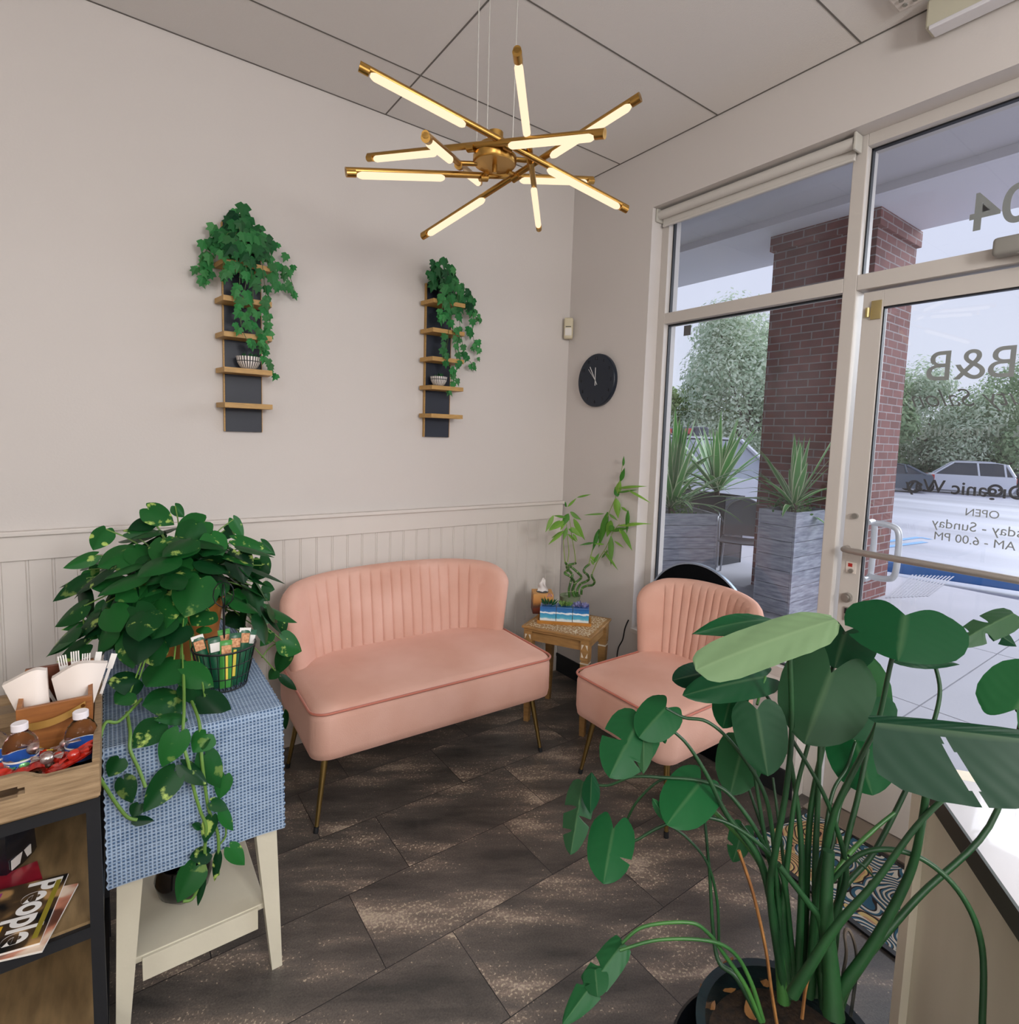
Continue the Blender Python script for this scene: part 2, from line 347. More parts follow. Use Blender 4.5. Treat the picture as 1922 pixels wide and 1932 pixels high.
MB().box(XG, XG+.006, YM0, YA-.045, OB+.05, 2.092).build('window_pane', M_glass, w1)
MB().box(XG, XG+.006, YB+.045, YM1, 2.150, OT-.045).build('transom_pane', M_glass, w1)
struct('trim_4', MB().box(-.012, .08, YM0, YA, OB-.018, OB+.003, .001), M_white)          # window stool
struct('trim_5', MB().box(-.02, .19, YB, YM1+.0, 0, .012, .003), mat('threshold_metal', '#8E8378', .5, metal=.6))
# door leaf
DY0, DY1, DT = YB+.05, -1.632, 2.082
XD0, XD1 = .10, .145
d = MB(); d.box(XD0, XD1, DY1-.072, DY1, .015, DT, .002); d.box(XD0, XD1, DY0, DY0+.072, .015, DT, .002)
d.box(XD0+.0005, XD1, DY0+.072, DY1-.072, DT-.062, DT, .001); d.box(XD0+.0005, XD1, DY0+.072, DY1-.072, .015, .325, .001)
door = struct('door_1', d, M_alum)
gk = MB(); gasket(DY0+.072, DY1-.072, .325, DT-.062, .005, XD0+.006); gk.build('gasket', M_gask, door)
XP = XD0+.022
MB().box(XP, XP+.006, DY0+.072, DY1-.072, .325, DT-.062).build('door_pane', M_glassd, door)
M_brass = mat('hinge_brass', '#B9A878', .35, metal=.8)
MB().box(.093, .1, -1.70, -1.665, 1.975, 2.045, .001).cyl((.09, -1.655, 1.985), (.09, -1.655, 2.02), .008, 12).build('hinge', M_brass, door, smooth=40)
M_chr = mat('brushed_metal', '#B5B2AE', .3, metal=.9)
# push bar
pb = MB(); pb.tube([(.10, -1.652, 1.082), (.06, -1.655, 1.082), (.045, -1.68, 1.082), (.045, -2.5, 1.082), (.06, -2.53, 1.082), (.10, -2.535, 1.082)], .012, 12)
pb.box(.036, .054, -2.49, -1.70, 1.070, 1.094, .004)
pb.build('push_bar', mat('push_bar_paint', '#A39C96', .35, metal=.5), door, smooth=40)
# outside pull handle
MB().tube(smoothpath([(.145, -1.70, .96), (.20, -1.70, .962), (.215, -1.70, 1.0), (.215, -1.70, 1.12), (.20, -1.70, 1.185), (.145, -1.70, 1.19)], 5), .011, 12).tube(
    smoothpath([(.20, -1.70, .965), (.20, -1.76, .968), (.20, -1.79, .99), (.20, -1.795, 1.08), (.20, -1.79, 1.16), (.20, -1.76, 1.182), (.20, -1.70, 1.185)], 5), .012, 12).build('door_handle', mat('handle_metal', '#C9CBD0', .35, metal=.3), door, smooth=60)
MB().cyl((.086, -1.672, 1.215), (.1, -1.672, 1.215), .011, 20).build('lock_cylinder', M_chr, door, smooth=40)
MB().cyl((.080, -1.668, .885), (.1, -1.668, .885), .019, 24).cyl((.074, -1.668, .885), (.08, -1.668, .885), .012, 20).build('lock_cylinder', M_chr, door, smooth=40)
MB().box(.097, .1, -1.690, -1.652, .985, 1.028, .0005).build('lock_plate', mat('lock_label', '#D8CFC6', .5), door)
MB().cyl((.088, -1.674, .995), (.097, -1.674, .995), .009, 16).build('thumb_turn', M_chr, door, smooth=40)
M_red = mat('red_ink', '#A8231C', .5)
MB().box(.0962, .097, -1.676, -1.660, 1.010, 1.024).build('red_marking', M_red, door)
MB().box(.096, .1, -1.688, -1.655, .79, .845, .001).build('latch_plate', M_chr, door)
MB().box(.0945, .096, -1.681, -1.661, .818, .840).build('latch_slot', M_gask, door)
# lettering on the outside of the door glass (reads from the street, mirrored from in here)
M_etch = mat('etched_film', '#8C8D86', .6); M_blk = mat('black_film', '#14161C', .5)
XT = XP+.0068
def sign(s, pxl, pyb, pyt, m, parent=door, x=XT, **k):
    a = at(pxl, pyb, 0, x); b = at(pxl, pyt, 0, x)
    return text('lettering', s, m, a, Y, Zv, (b.z-a.z)/.70, parent, 'RIGHT', .0003, **k)
sign('B&B', 1744, 719, 664, M_etch)
sign('Beauty Salon', 1722, 768, 736, mat('script_film', '#55574F', .6), shear=.45, bold=-.0008)
sign('& Threading', 1733, 822, 800, mat('faint_film', '#7E8C80', .7))
sign('Organic Way', 1707, 924, 901, M_blk, bold=.0008)
sign('OPEN', 1819, 972, 958, M_etch)
sign('Tuesday - Sunday', 1757, 993, 976, M_etch)
sign('10.00 AM - 6.00 PM', 1760, 1017, 1002, M_etch)
MB().box(XG-.001, XG, at(1303, 625, 0, XG).y, at(1290, 625, 0, XG).y, at(1296, 633, 0, XG).z, at(1296, 614, 0, XG).z).build('sticker', mat('grey_sticker', '#5B5A5C', .7), w1)
sign('04', 1824, 438, 370, M_etch, parent=w1, x=XG+.0068, bold=.002)
# ------------------------------------------------------------------ outdoors
struct('wall_outside', MB().box(.10, .18, .12, 14, -.1, 3.8).box(.10, .18, -14, WY0, -.1, 3.8).box(.02, .18, WY0, .12, H+.06, 3.8), mat('facade_plaster', '#34302F', .9))
def ground_z(x): return -.03 if x < 5.2 else -.16-.024*(x-5.2)
M_conc = mat('pale_concrete', '#BAB9C0', .8, var=.12, vscale=1.2, bump=.1)
M_asph = mat('wet_asphalt', '#C6C6CF', .4, vscale=.35, bump=.08, bscale=30, c2='#94949F', stretch=(1, .25, 1))
sw = MB()
for (a, b_) in ((.18, 1.55), (1.56, 3.05), (3.06, 5.2)):
    for k in range(-9, 8): sw.box(a, b_-.0, k*1.5, k*1.5+1.49, -.2, -.03)
sw.box(.18, 5.2, -14, 12, -.2, -.04)
o = struct('trim_6', sw, M_conc, label='concrete walkway slabs outside the door')
struct('floor_outside', MB().grid([[Vector((x_, y_, ground_z(x_))) for y_ in (-30, 50)] for x_ in (5.2, 60)]), M_asph)
M_blue = mat('blue_kerb_paint', '#3A86D4', .6); M_bl2 = mat('blue_line_paint', '#6FA3D6', .7)
ln = MB()
for (a, b_) in (((1640, 1027), (1735, 1010)), ((1735, 1010), (1755, 1014)), ((1655, 1036), (1745, 1020))):
    p = at(a[0], a[1], 2, -.25); q = at(b_[0], b_[1], 2, -.25); p.z = ground_z(p.x)+.006; q.z = ground_z(q.x)+.006; d_ = (q-p).normalized(); s_ = Vector((-d_.y, d_.x, 0))*.06
    ln.poly([p-s_, q-s_, q+s_, p+s_])
struct('trim_7', ln, M_bl2, label='blue parking bay lines')
p0 = at(1752, 1078, 2, -.05); p1 = at(1990, 1112, 2, -.05)
d_ = (p1-p0).normalized(); s_ = Vector((-d_.y, d_.x, 0))
kb = MB(); c_ = (p0+p1)/2; kb.obox(Vector((c_.x, c_.y, -.05)), d_, s_, Zv, (p1-p0).length/2+.6, .09, .07, .02)
tag(kb.build('kerb', M_blue), 'long blue painted kerb at the edge of the parking lot', 'kerb')
# grooved ramp panel
gp = MB(); g0 = at(1672, 1118, 2, -.028); g1 = at(1760, 1082, 2, -.028)
for k in range(12):
    a = at(1672+7*k, 1128-.3*k, 2, -.026); b_ = at(1722+7*k, 1084+.3*k, 2, -.026); dd = (b_-a).normalized(); ss = Vector((-dd.y, dd.x, 0))*.008
    gp.poly([a-ss, b_-ss, b_+ss, a+ss])
struct('trim_8', gp, mat('groove_grey', '#ABAAB0', .8), label='parallel grooves cut in the ramp')
# walkway roof: soffit, beam
M_soff = mat('soffit_plaster', '#CFCCCE', .9); M_beam = mat('beam_plaster', '#E6E4E8', .9)
struct('ceiling_outside', MB().box(.18, 2.94, -14, 12, 3.66, 3.8), M_soff)
struct('trim_9', MB().box(2.94, 4.10, -14, 12, 3.59, 4.3), M_beam, label='plaster beam over the brick pillar')
def brick_mat():
    m = bpy.data.materials.new('brick'); m.use_nodes = True; n = m.node_tree.nodes; l = m.node_tree.links; b = n['Principled BSDF']
    tc = n.new('ShaderNodeTexCoord'); s = n.new('ShaderNodeSeparateXYZ'); l.new(tc.outputs['Object'], s.inputs[0])
    a = n.new('ShaderNodeMath'); a.operation = 'ADD'; l.new(s.outputs[0], a.inputs[0]); l.new(s.outputs[1], a.inputs[1])
    c = n.new('ShaderNodeCombineXYZ'); l.new(a.outputs[0], c.inputs[0]); l.new(s.outputs[2], c.inputs[1])
    br = n.new('ShaderNodeTexBrick'); l.new(c.outputs[0], br.inputs['Vector']); br.inputs['Scale'].default_value = 1; br.inputs['Brick Width'].default_value = .215; br.inputs['Row Height'].default_value = .076
    br.inputs['Mortar Size'].default_value = .006; br.inputs['Color1'].default_value = C('#844842'); br.inputs['Color2'].default_value = C('#9C5E58'); br.inputs['Mortar'].default_value = C('#B8ACAB')
    no = n.new('ShaderNodeTexNoise'); no.inputs['Scale'].default_value = 9; l.new(tc.outputs['Object'], no.inputs['Vector'])
    mx = n.new('ShaderNodeMix'); mx.data_type = 'RGBA'; mx.blend_type = 'MULTIPLY'; mx.inputs[0].default_value = .5; l.new(br.outputs['Color'], mx.inputs[6]); l.new(no.outputs['Fac'], mx.inputs[7])
    l.new(mx.outputs[2], b.inputs['Base Color']); b.inputs['Roughness'].default_value = .85
    bp = n.new('ShaderNodeBump'); bp.inputs['Strength'].default_value = .6; bp.inputs['Distance'].default_value = .01; bp.invert = True; l.new(br.outputs['Fac'], bp.inputs['Height']); l.new(bp.outputs[0], b.inputs['Normal']); return m
pil = MB(); pil.box(3.25, 4.13, -.33, .644, -.05, 3.52, .004); pil.box(3.22, 4.16, -.36, .674, 3.44, 3.59, .004)
tag(pil.build('brick_pillar', brick_mat()), 'square red brick pillar holding up the walkway roof', 'pillar')
# ================================================================== SOFA AND CHAIR
def velvet():
    m = mat('pink_velvet', '#D08E7A', .75, sheen=.7, bump=.10, bscale=260); n = m.node_tree.nodes; l = m.node_tree.links; b = n['Principled BSDF']
    b.inputs['Sheen Tint'].default_value = C('#F3C4B4')
    tc = n.new('ShaderNodeTexCoord'); no = n.new('ShaderNodeTexNoise'); no.inputs['Scale'].default_value = 3.5; no.inputs['Detail'].default_value = 3; l.new(tc.outputs['Object'], no.inputs['Vector'])
    r = n.new('ShaderNodeValToRGB'); r.color_ramp.elements[0].position = .35; r.color_ramp.elements[0].color = C('#CD9D8B'); r.color_ramp.elements[1].position = .68; r.color_ramp.elements[1].color = C('#DBB0A1')
    l.new(no.outputs['Fac'], r.inputs[0]); l.new(r.outputs[0], b.inputs['Base Color']); return m
M_vel = velvet(); M_pipe = mat('pink_piping', '#B96E5C', .6, sheen=.3); M_gold = mat('brass_leg', '#A98F5A', .28, metal=1)
def rrect(w, y0, y1, rf, rb, n=6):
    """rounded rectangle outline, front corners radius rf (front = -y)"""
    out = []
    for cx, cy, a0, r in ((w/2-rf, y0+rf, -90, rf), (w/2-rb, y1-rb, 0, rb), (-w/2+rb, y1-rb, 90, rb), (-w/2+rf, y0+rf, 180, rf)):
        for k in range(n+1):
            a = R(a0+90*k/n); out.append((cx+r*math.cos(a), cy+r*math.sin(a)))
    return out
def settee(name, label, cat, W, loc, rz, nch, depth=.60, zs=.475, zb=.285, backh=.845, wing=.10, out=0):
    t = thing(name, label, cat, loc, rz)
    yf, yb = -depth, -.02; mw = MW(t)
    # seat: stacked rounded outlines, slightly wider at the top
    levels = [(zb, .985, .020), (zb+.012, .993, .004), (zb+.04, 1, 0), (zs-.035, 1, 0), (zs-.010, .998, .004), (zs+.002, .985, .014), (zs+.012, .93, .04), (zs+.018, .6, .16)]
    ob = []; b = MB(); rings = []
    for z, s_, ins in levels:
        o_ = rrect(W-2*ins, yf+ins, yb-ins, .06, .05); rings.append([b.b.verts.new(mw @ Vector((x_, y_, z))) for x_, y_ in o_])
    n = len(rings[0])
    for i in range(len(rings)-1):
        for k in range(n): b.b.faces.new((rings[i][k], rings[i][(k+1) % n], rings[i+1][(k+1) % n], rings[i+1][k]))
    b.b.faces.new(rings[0][::-1]); b.b.faces.new(rings[-1])
    seat = b.build('seat', M_vel, t, smooth=180)
    o_ = rrect(W+.002, yf-.001, yb, .06, .05)
    b = MB(); b.tube([mw @ Vector((x_, y_, zs-.003)) for x_, y_ in o_], .0052, 6, closed=True); b.build('piping', M_pipe, seat, smooth=180)
    # backrest shell
    hw = W/2-.028+out; rc = wing; a0_ = R(22)
    def P(s_):      # plan path from left front tip round the back to the right tip
        L2 = rc*(math.pi/2-a0_); L3 = 2*(hw-rc); tot = 2*L2+L3
        sgn = 1
        if s_ > tot/2: s_ = tot-s_; sgn = -1
        if s_ < L2:
            a = a0_+s_/rc; p = (-hw+rc-rc*math.cos(a), -.045-rc+rc*math.sin(a)); nn = (-math.cos(a), math.sin(a))
        else: p = (-hw+rc+(s_-L2), -.045); nn = (0, 1)
        return Vector((p[0]*sgn, p[1], 0)), Vector((nn[0]*sgn, nn[1], 0))
    tot = 2*rc*(math.pi/2-a0_)+2*(hw-rc); free = rc*.50; chan = (tot-2*free)/nch
    ss = [0, .006, .015, .028, .045, .07, .1]; k = .13
    while k < free-.02: ss.append(k); k += .03
    for c_ in range(nch):
        for q in (0, .06, .2, .4, .6, .8, .94): ss.append(free+chan*(c_+q))
    ss.append(tot-free)
    left = [tot-s_ for s_ in ss if s_ < free-.001][::-1]; ss += left
    rows = []; seams = []
    NV = 12
    for s_ in ss:
        p, nn = P(s_); e = min(s_, tot-s_)
        mid = math.sin(math.pi*s_/tot)
        ztop = backh-.035*(1-mid)
        rt = .13
        if e < rt: ztop -= rt*(1-math.sqrt(max(0, 1-((rt-e)/rt)**2)))*.8
        th = .072*math.sqrt(max(.02, 1-max(0, (.045-e)/.045)**2))
        ch = 0
        if free <= s_ <= tot-free:
            q = ((s_-free)/chan) % 1; ch = .0075*(abs(math.sin(math.pi*q))**.45)-.0045
            if q < .01 or q > .99: ch = -.006
        row = []; z0 = zs-.03
        hgt = ztop-z0
        def flare(z): v = max(0, (z-zs)/(backh-zs)); return .008+.062*v**1.15
        # inner face up, over the rolled top, outer face down
        for i in range(NV):
            z = z0+(ztop-th*.55-z0)*i/(NV-1); fl = flare(z); fade = min(1, max(0, (ztop-z)/.04))
            row.append(p+nn*(fl-th/2-ch*fade)+Zv*z)
        for i in range(1, 6):
            a = math.pi*i/6; z = ztop-th*.55+math.sin(a)*th*.55; fl = flare(z); row.append(p+nn*(fl-math.cos(a)*th/2)+Zv*z)
        for i in range(8):
            z = ztop-th*.55-(ztop-th*.55-z0)*i/7; row.append(p+nn*(flare(z)+th/2)+Zv*z)
        rows.append([mw @ v for v in row])
    b = MB(); b.grid(rows); b.b.verts.ensure_lookup_table(); m_ = len(rows[0]); N_ = len(b.b.verts)
    b.b.faces.new([b.b.verts[i] for i in range(m_)]); b.b.faces.new([b.b.verts[N_-m_+i] for i in range(m_)][::-1])
    for i in range(len(rows)-1): b.b.faces.new((b.b.verts[i*m_], b.b.verts[(i+1)*m_], b.b.verts[(i+1)*m_+m_-1], b.b.verts[i*m_+m_-1]))
    back = b.build('backrest', M_vel, t, smooth=70)
    for sx, fy in ((-1, 0), (1, 0), (-1, 1), (1, 1)):
        x_ = sx*(W/2-.07); y_ = (yf+.09) if fy == 0 else (yb-.10); dx, dy = sx*.045, (-.035 if fy == 0 else .035)
        lg = MB(); lg.tube([mw @ Vector((x_, y_, zb+.01)), mw @ Vector((x_+dx, y_+dy, .012))], [.0135, .0075], 14)
        lo = lg.build('leg', M_gold, t, smooth=40)
        MB().tube([mw @ Vector((x_+dx*.97, y_+dy*.97, .022)), mw @ Vector((x_+dx*1.04, y_+dy*1.04, 0.0))], [.0095, .0095], 12).build('foot', M_dark, lo, smooth=40)
    return t
settee('sofa', 'pink velvet two seat sofa with channel tufted back against the panelled wall', 'sofa', 1.075, (-1.158, -.112, 0), R(-1.9), 17, depth=.615, wing=.27, out=.005)
settee('accent_chair', 'pink velvet single chair with channel tufted back in front of the window', 'chair', .53, (-.075, -1.165, 0), R(-90), 11, depth=.60, backh=.84, wing=.22, out=.038)

# ================================================================== CHANDELIER
M_cb = mat('chandelier_brass', '#B8904E', .28, metal=1); M_tube = emit('warm_light_tube', '#FFE6C2', 1.2)
M_wire = mat('steel_cable', '#C9C7C2', .4, metal=.5)
hub = Vector((-1.364, -1.249, 2.253))
ch = thing('chandelier', 'brass chandelier with crossing rods and glowing light tubes hung from the ceiling', 'chandelier', (hub.x, hub.y, H))
MB().lathe([(0, .0), (.058, 0), (.062, .006), (.062, .022), (.045, .03), (.045, .052), (.022, .056), (.022, .088), (0, .088)], hub, 40).build('hub', M_cb, ch, smooth=40)
MB().lathe([(0, -.022), (.007, -.022), (.007, 0), (0, 0)], hub, 12).build('finial', M_cb, ch, smooth=40)
MB().lathe([(0, H-.03), (.07, H-.03), (.07, H-.004), (0, H-.004)], (hub.x, hub.y, 0), 32).build('canopy', M_cb, ch, smooth=40)
for dx, dy in ((-.043, .03), (.045, -.02), (0, .045)):
    MB().cyl((hub.x+dx, hub.y+dy, hub.z+.03), (hub.x+dx*1.1, hub.y+dy*1.1, H-.02), .0016, 8).build('cable', M_wire, ch)
RODS = [[-1.371, -1.326, 2.272, -1.369, 0.226], [-1.276, -1.302, 2.267, -2.421, 0.101], [-1.283, -1.239, 2.246, 2.842, 0.252],
        [-1.433, -1.235, 2.283, 2.738, -0.139], [-1.354, -1.173, 2.247, -1.449, -0.212], [-1.445, -1.187, 2.249, -2.443, -0.298]]
for rx, ry, rz_, a, e in RODS:
    c_ = Vector((rx, ry, rz_)); d_ = Vector((math.cos(e)*math.sin(a), math.cos(e)*math.cos(a), math.sin(e)))
    up = (Zv-d_*Zv.dot(d_)).normalized()
    rod = MB().cyl(c_-d_*.405+up*.006, c_+d_*.405+up*.006, .0088, 16)
    rod.cyl(c_-d_*.405, c_-d_*.38, .0105, 16).cyl(c_+d_*.38, c_+d_*.405, .0105, 16).cyl(c_-d_*.012, c_+d_*.012, .0115, 16)
    ro = rod.build('rod', M_cb, ch, smooth=40)
    j = c_-hub; j.z = 0; st = hub+j.normalized()*.05; st.z = rz_+.006
    MB().cyl(st, c_+up*.006, .007, 12).build('joint_arm', M_cb, ro, smooth=40)
    for sg in (-1, 1):
        ps = [c_+d_*sg*(.126+k)-up*.004 for k in (0, .006, .012, .239, .245, .251)]
        MB().tube(ps, [.005, .0085, .0102, .0102, .0085, .005], 14).build('light_tube', M_tube, ro, smooth=60)

# ================================================================== WALL SHELVES
M_navy = mat('navy_black_board', '#111A2B', .5); M_swood = mat('golden_shelf_wood', '#B99050', .5, var=.25, vscale=30, stretch=(1, 6, 6))
M_blkpot = mat('black_pot', '#0E1016', .4)
def wall_shelf(label, xc, ztop):
    t = thing('wall_shelf', label, 'wall shelf', (xc, 0, 1.465), group='narrow shelf ladders on the wall')
    MB().box(xc-.069, xc+.071, -.018, -.002, 1.465, ztop, .001).build('back_board', M_navy, t)
    MB().box(xc-.074, xc-.069, -.019, -.002, 1.465, ztop).box(xc+.071, xc+.0735, -.019, -.002, 1.465, ztop).build('edge_strip', M_swood, t)
    for z in (1.562, 1.702, 1.842, 1.981, 2.121):
        MB().prism([(xc-.102, -.018, z), (xc-.086, -.125, z), (xc+.092, -.125, z), (xc+.097, -.018, z)], (0, 0, .020)).build('shelf', M_swood, t)
    return t
XS1, XS2 = -1.806, -.893
wall_shelf('left narrow wall shelf, navy board with gold planks, under the bigger ivy', XS1, 2.31)
wall_shelf('narrow wall shelf, navy board with gold planks, nearer the corner', XS2, 2.235)
# striped bowls with succulents
def stripe_mat():
    m = mat('striped_ceramic', '#E6E0DA', .4); n = m.node_tree.nodes; l = m.node_tree.links; b = n['Principled BSDF']
    tc = n.new('ShaderNodeTexCoord'); s = n.new('ShaderNodeSeparateXYZ'); l.new(tc.outputs['Object'], s.inputs[0])
    at2 = n.new('ShaderNodeMath'); at2.operation = 'ARCTAN2'; l.new(s.outputs[1], at2.inputs[0]); l.new(s.outputs[0], at2.inputs[1])
    mu = n.new('ShaderNodeMath'); mu.operation = 'MULTIPLY'; mu.inputs[1].default_value = 26; l.new(at2.outputs[0], mu.inputs[0])
    si = n.new('ShaderNodeMath'); si.operation = 'SINE'; l.new(mu.outputs[0], si.inputs[0])
    gt = n.new('ShaderNodeMath'); gt.operation = 'GREATER_THAN'; gt.inputs[1].default_value = .35; l.new(si.outputs[0], gt.inputs[0])
    z1 = n.new('ShaderNodeMath'); z1.operation = 'COMPARE'; z1.inputs[1].default_value = .034; z1.inputs[2].default_value = .0016; l.new(s.outputs[2], z1.inputs[0])
    mxx = n.new('ShaderNodeMath'); mxx.operation = 'MAXIMUM'; l.new(gt.outputs[0], mxx.inputs[0]); l.new(z1.outputs[0], mxx.inputs[1])
    mx = n.new('ShaderNodeMix'); mx.data_type = 'RGBA'; l.new(mxx.outputs[0], mx.inputs[0]); mx.inputs[6].default_value = C('#E6E0DA'); mx.inputs[7].default_value = C('#14151B')
    l.new(mx.outputs[2], b.inputs['Base Color']); return m
M_stripe = stripe_mat(); M_succ = leafmat('succulent_leaf', '#123B22', '#2F6A3C', .5, .1)
def bowl_plant(label, x, y, z, sc=1):
    t = thing('potted_succulent', label, 'succulent', (x, y, z), group='striped bowls with succulents')
    b = MB().lathe([(0, 0), (.020*sc, 0), (.034*sc, .012*sc), (.043*sc, .030*sc), (.047*sc, .052*sc), (.044*sc, .052*sc), (.040*sc, .036*sc), (0, .034*sc)], (0, 0, 0), 48)
    me = b.build('bowl', M_stripe, smooth=50); me.parent = t
    lf = MB()
    for k in range(26):
        a = random.random()*6.28; e = random.uniform(.3, 1.4); d_ = Vector((math.cos(a)*math.cos(e), math.sin(a)*math.cos(e), math.sin(e)))
        p = Vector((x, y, z+.036*sc))+Vector((d_.x, d_.y, 0))*.015; leaf(lf, p, p+d_*random.uniform(.03, .045)*sc, Vector((-d_.y, d_.x, .3)), .012, OVAL, 4, 1, .3, 0, 0, tint=(random.random(), 0, 0, 1), comp=False)
    lf.build('foliage', M_succ, t); return t
bowl_plant('succulent in a black and white striped bowl on the left wall shelf', XS1+.012, -.072, 1.722)
bowl_plant('succulent in a black and white striped bowl on the shelf nearer the corner', XS2-.022, -.072, 1.722, .92)
# ivy
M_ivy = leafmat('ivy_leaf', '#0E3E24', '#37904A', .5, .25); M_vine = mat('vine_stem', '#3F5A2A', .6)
IV = [(0, -.18), (.16, -.30), (.34, -.18), (.52, -.02), (.34, .16), (.42, .42), (.18, .40), (0, .86), (-.18, .40), (-.42, .42), (-.34, .16), (-.52, -.02), (-.34, -.18), (-.16, -.30)]
def ivy_leaf(mb, c, size, down, nrm, tint):
    lay = mb.b.loops.layers.float_color.get('tint') or mb.b.loops.layers.float_color.new('tint')
    D = down.normalized(); S = D.cross(nrm).normalized(); N = S.cross(D)
    cv = mb.b.verts.new(c+N*.002); vs = [mb.b.verts.new(c+(S*x_+D*y_)*size-N*(abs(x_)*.35+max(0, y_)*.15)*size) for x_, y_ in IV]
    for k in range(len(vs)):
        f = mb.b.faces.new((cv, vs[k], vs[(k+1) % len(vs)])); 
        for lp in f.loops: lp[lay] = tint
def ivy(label, potx, poty, potz, vines, cluster, n_cl, extra, pot_r=.05, pot_h=.11):
    t = thing('trailing_ivy', label, 'ivy plant', (potx, poty, potz), group='trailing ivies on the wall shelves')
    MB().lathe([(0, 0), (pot_r*.78, 0), (pot_r, pot_h), (pot_r*.93, pot_h), (pot_r*.88, pot_h-.012), (0, pot_h-.015)], (potx, poty, potz), 28).build('pot', M_blkpot, t, smooth=40)
    lf = MB(); vn = MB()
    top = Vector((potx, poty, potz+pot_h))
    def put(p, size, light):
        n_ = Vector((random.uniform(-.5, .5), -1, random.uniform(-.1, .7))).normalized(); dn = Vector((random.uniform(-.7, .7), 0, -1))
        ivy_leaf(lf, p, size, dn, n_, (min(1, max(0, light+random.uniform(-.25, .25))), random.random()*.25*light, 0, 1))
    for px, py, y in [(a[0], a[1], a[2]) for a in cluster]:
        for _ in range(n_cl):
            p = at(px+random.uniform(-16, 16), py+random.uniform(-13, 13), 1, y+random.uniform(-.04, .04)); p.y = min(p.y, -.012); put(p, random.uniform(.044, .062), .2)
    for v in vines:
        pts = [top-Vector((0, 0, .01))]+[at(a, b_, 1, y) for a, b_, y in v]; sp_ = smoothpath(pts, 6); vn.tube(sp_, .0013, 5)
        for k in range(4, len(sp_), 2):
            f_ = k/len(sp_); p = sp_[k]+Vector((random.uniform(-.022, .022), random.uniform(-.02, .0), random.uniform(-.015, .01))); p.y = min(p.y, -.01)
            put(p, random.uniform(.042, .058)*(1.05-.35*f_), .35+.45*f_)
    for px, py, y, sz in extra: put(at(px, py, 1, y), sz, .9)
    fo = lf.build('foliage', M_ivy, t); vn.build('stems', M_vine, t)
    return t
ivy('big trailing ivy spilling from the top of the left wall shelf', XS1+.0, -.078, 2.141,
    [[(425, 450, -.12), (408, 475, -.10), (392, 510, -.06), (388, 530, -.05)], [(415, 440, -.11), (400, 455, -.08), (378, 492, -.05), (376, 507, -.05)],
     [(430, 440, -.14), (424, 480, -.14), (420, 512, -.14), (425, 520, -.14)], [(445, 440, -.16), (452, 500, -.15), (452, 555, -.15), (455, 610, -.15)],
     [(462, 440, -.16), (475, 520, -.15), (478, 580, -.15), (482, 625, -.14), (495, 665, -.12), (508, 702, -.10)], [(480, 440, -.14), (500, 470, -.12), (525, 500, -.08), (545, 520, -.06), (556, 550, -.05)],
     [(490, 440, -.13), (505, 500, -.12), (520, 530, -.1), (530, 540, -.09)], [(486, 450, -.14), (500, 545, -.13), (508, 600, -.12), (510, 630, -.11)],
     [(450, 420, -.16), (465, 520, -.16), (452, 590, -.15), (465, 640, -.15), (480, 650, -.14)]],
    [(440, 415, -.11), (465, 425, -.12), (425, 440, -.11), (485, 440, -.11), (455, 455, -.13), (440, 475, -.14), (475, 475, -.14), (450, 400, -.10), (470, 500, -.14), (500, 455, -.12)], 5,
    [(403, 428, -.07, .052), (387, 457, -.05, .046), (382, 484, -.05, .034), (373, 506, -.05, .030), (391, 531, -.05, .024), (444, 398, -.1, .04), (524, 461, -.06, .03), (540, 482, -.05, .04), (553, 503, -.05, .032), (555, 551, -.04, .026), (506, 563, -.12, .048), (507, 595, -.12, .044), (508, 629, -.12, .048), (498, 653, -.12, .048), (498, 676, -.12, .034), (512, 697, -.1, .03)])
ivy('smaller trailing ivy in a black pot on the shelf nearer the corner', XS2+.005, -.078, 2.141,
    [[(850, 530, -.12), (872, 560, -.1), (888, 590, -.08), (893, 640, -.06), (900, 660, -.05)], [(855, 530, -.12), (880, 550, -.1), (893, 585, -.07), (902, 600, -.05)],
     [(845, 540, -.14), (850, 600, -.13), (858, 650, -.13), (862, 690, -.12), (855, 720, -.1)], [(860, 540, -.12), (868, 620, -.1), (876, 665, -.08), (893, 690, -.05)],
     [(840, 540, -.14), (835, 570, -.14), (834, 590, -.14), (836, 602, -.14)], [(850, 560, -.13), (846, 630, -.13), (842, 670, -.13), (850, 700, -.12), (852, 735, -.1)]],
    [(828, 502, -.10), (834, 515, -.11), (824, 525, -.11), (842, 530, -.11), (860, 532, -.1), (870, 548, -.1), (850, 515, -.1), (880, 575, -.09), (858, 580, -.12)], 4,
    [(834, 492, -.09, .04), (856, 508, -.1, .04), (834, 562, -.14, .055), (833, 598, -.13, .055), (892, 656, -.05, .032), (903, 676, -.04, .026), (895, 693, -.04, .03), (902, 601, -.05, .03), (885, 620, -.07, .045), (855, 700, -.12, .04), (848, 738, -.1, .035)], .043, .10)
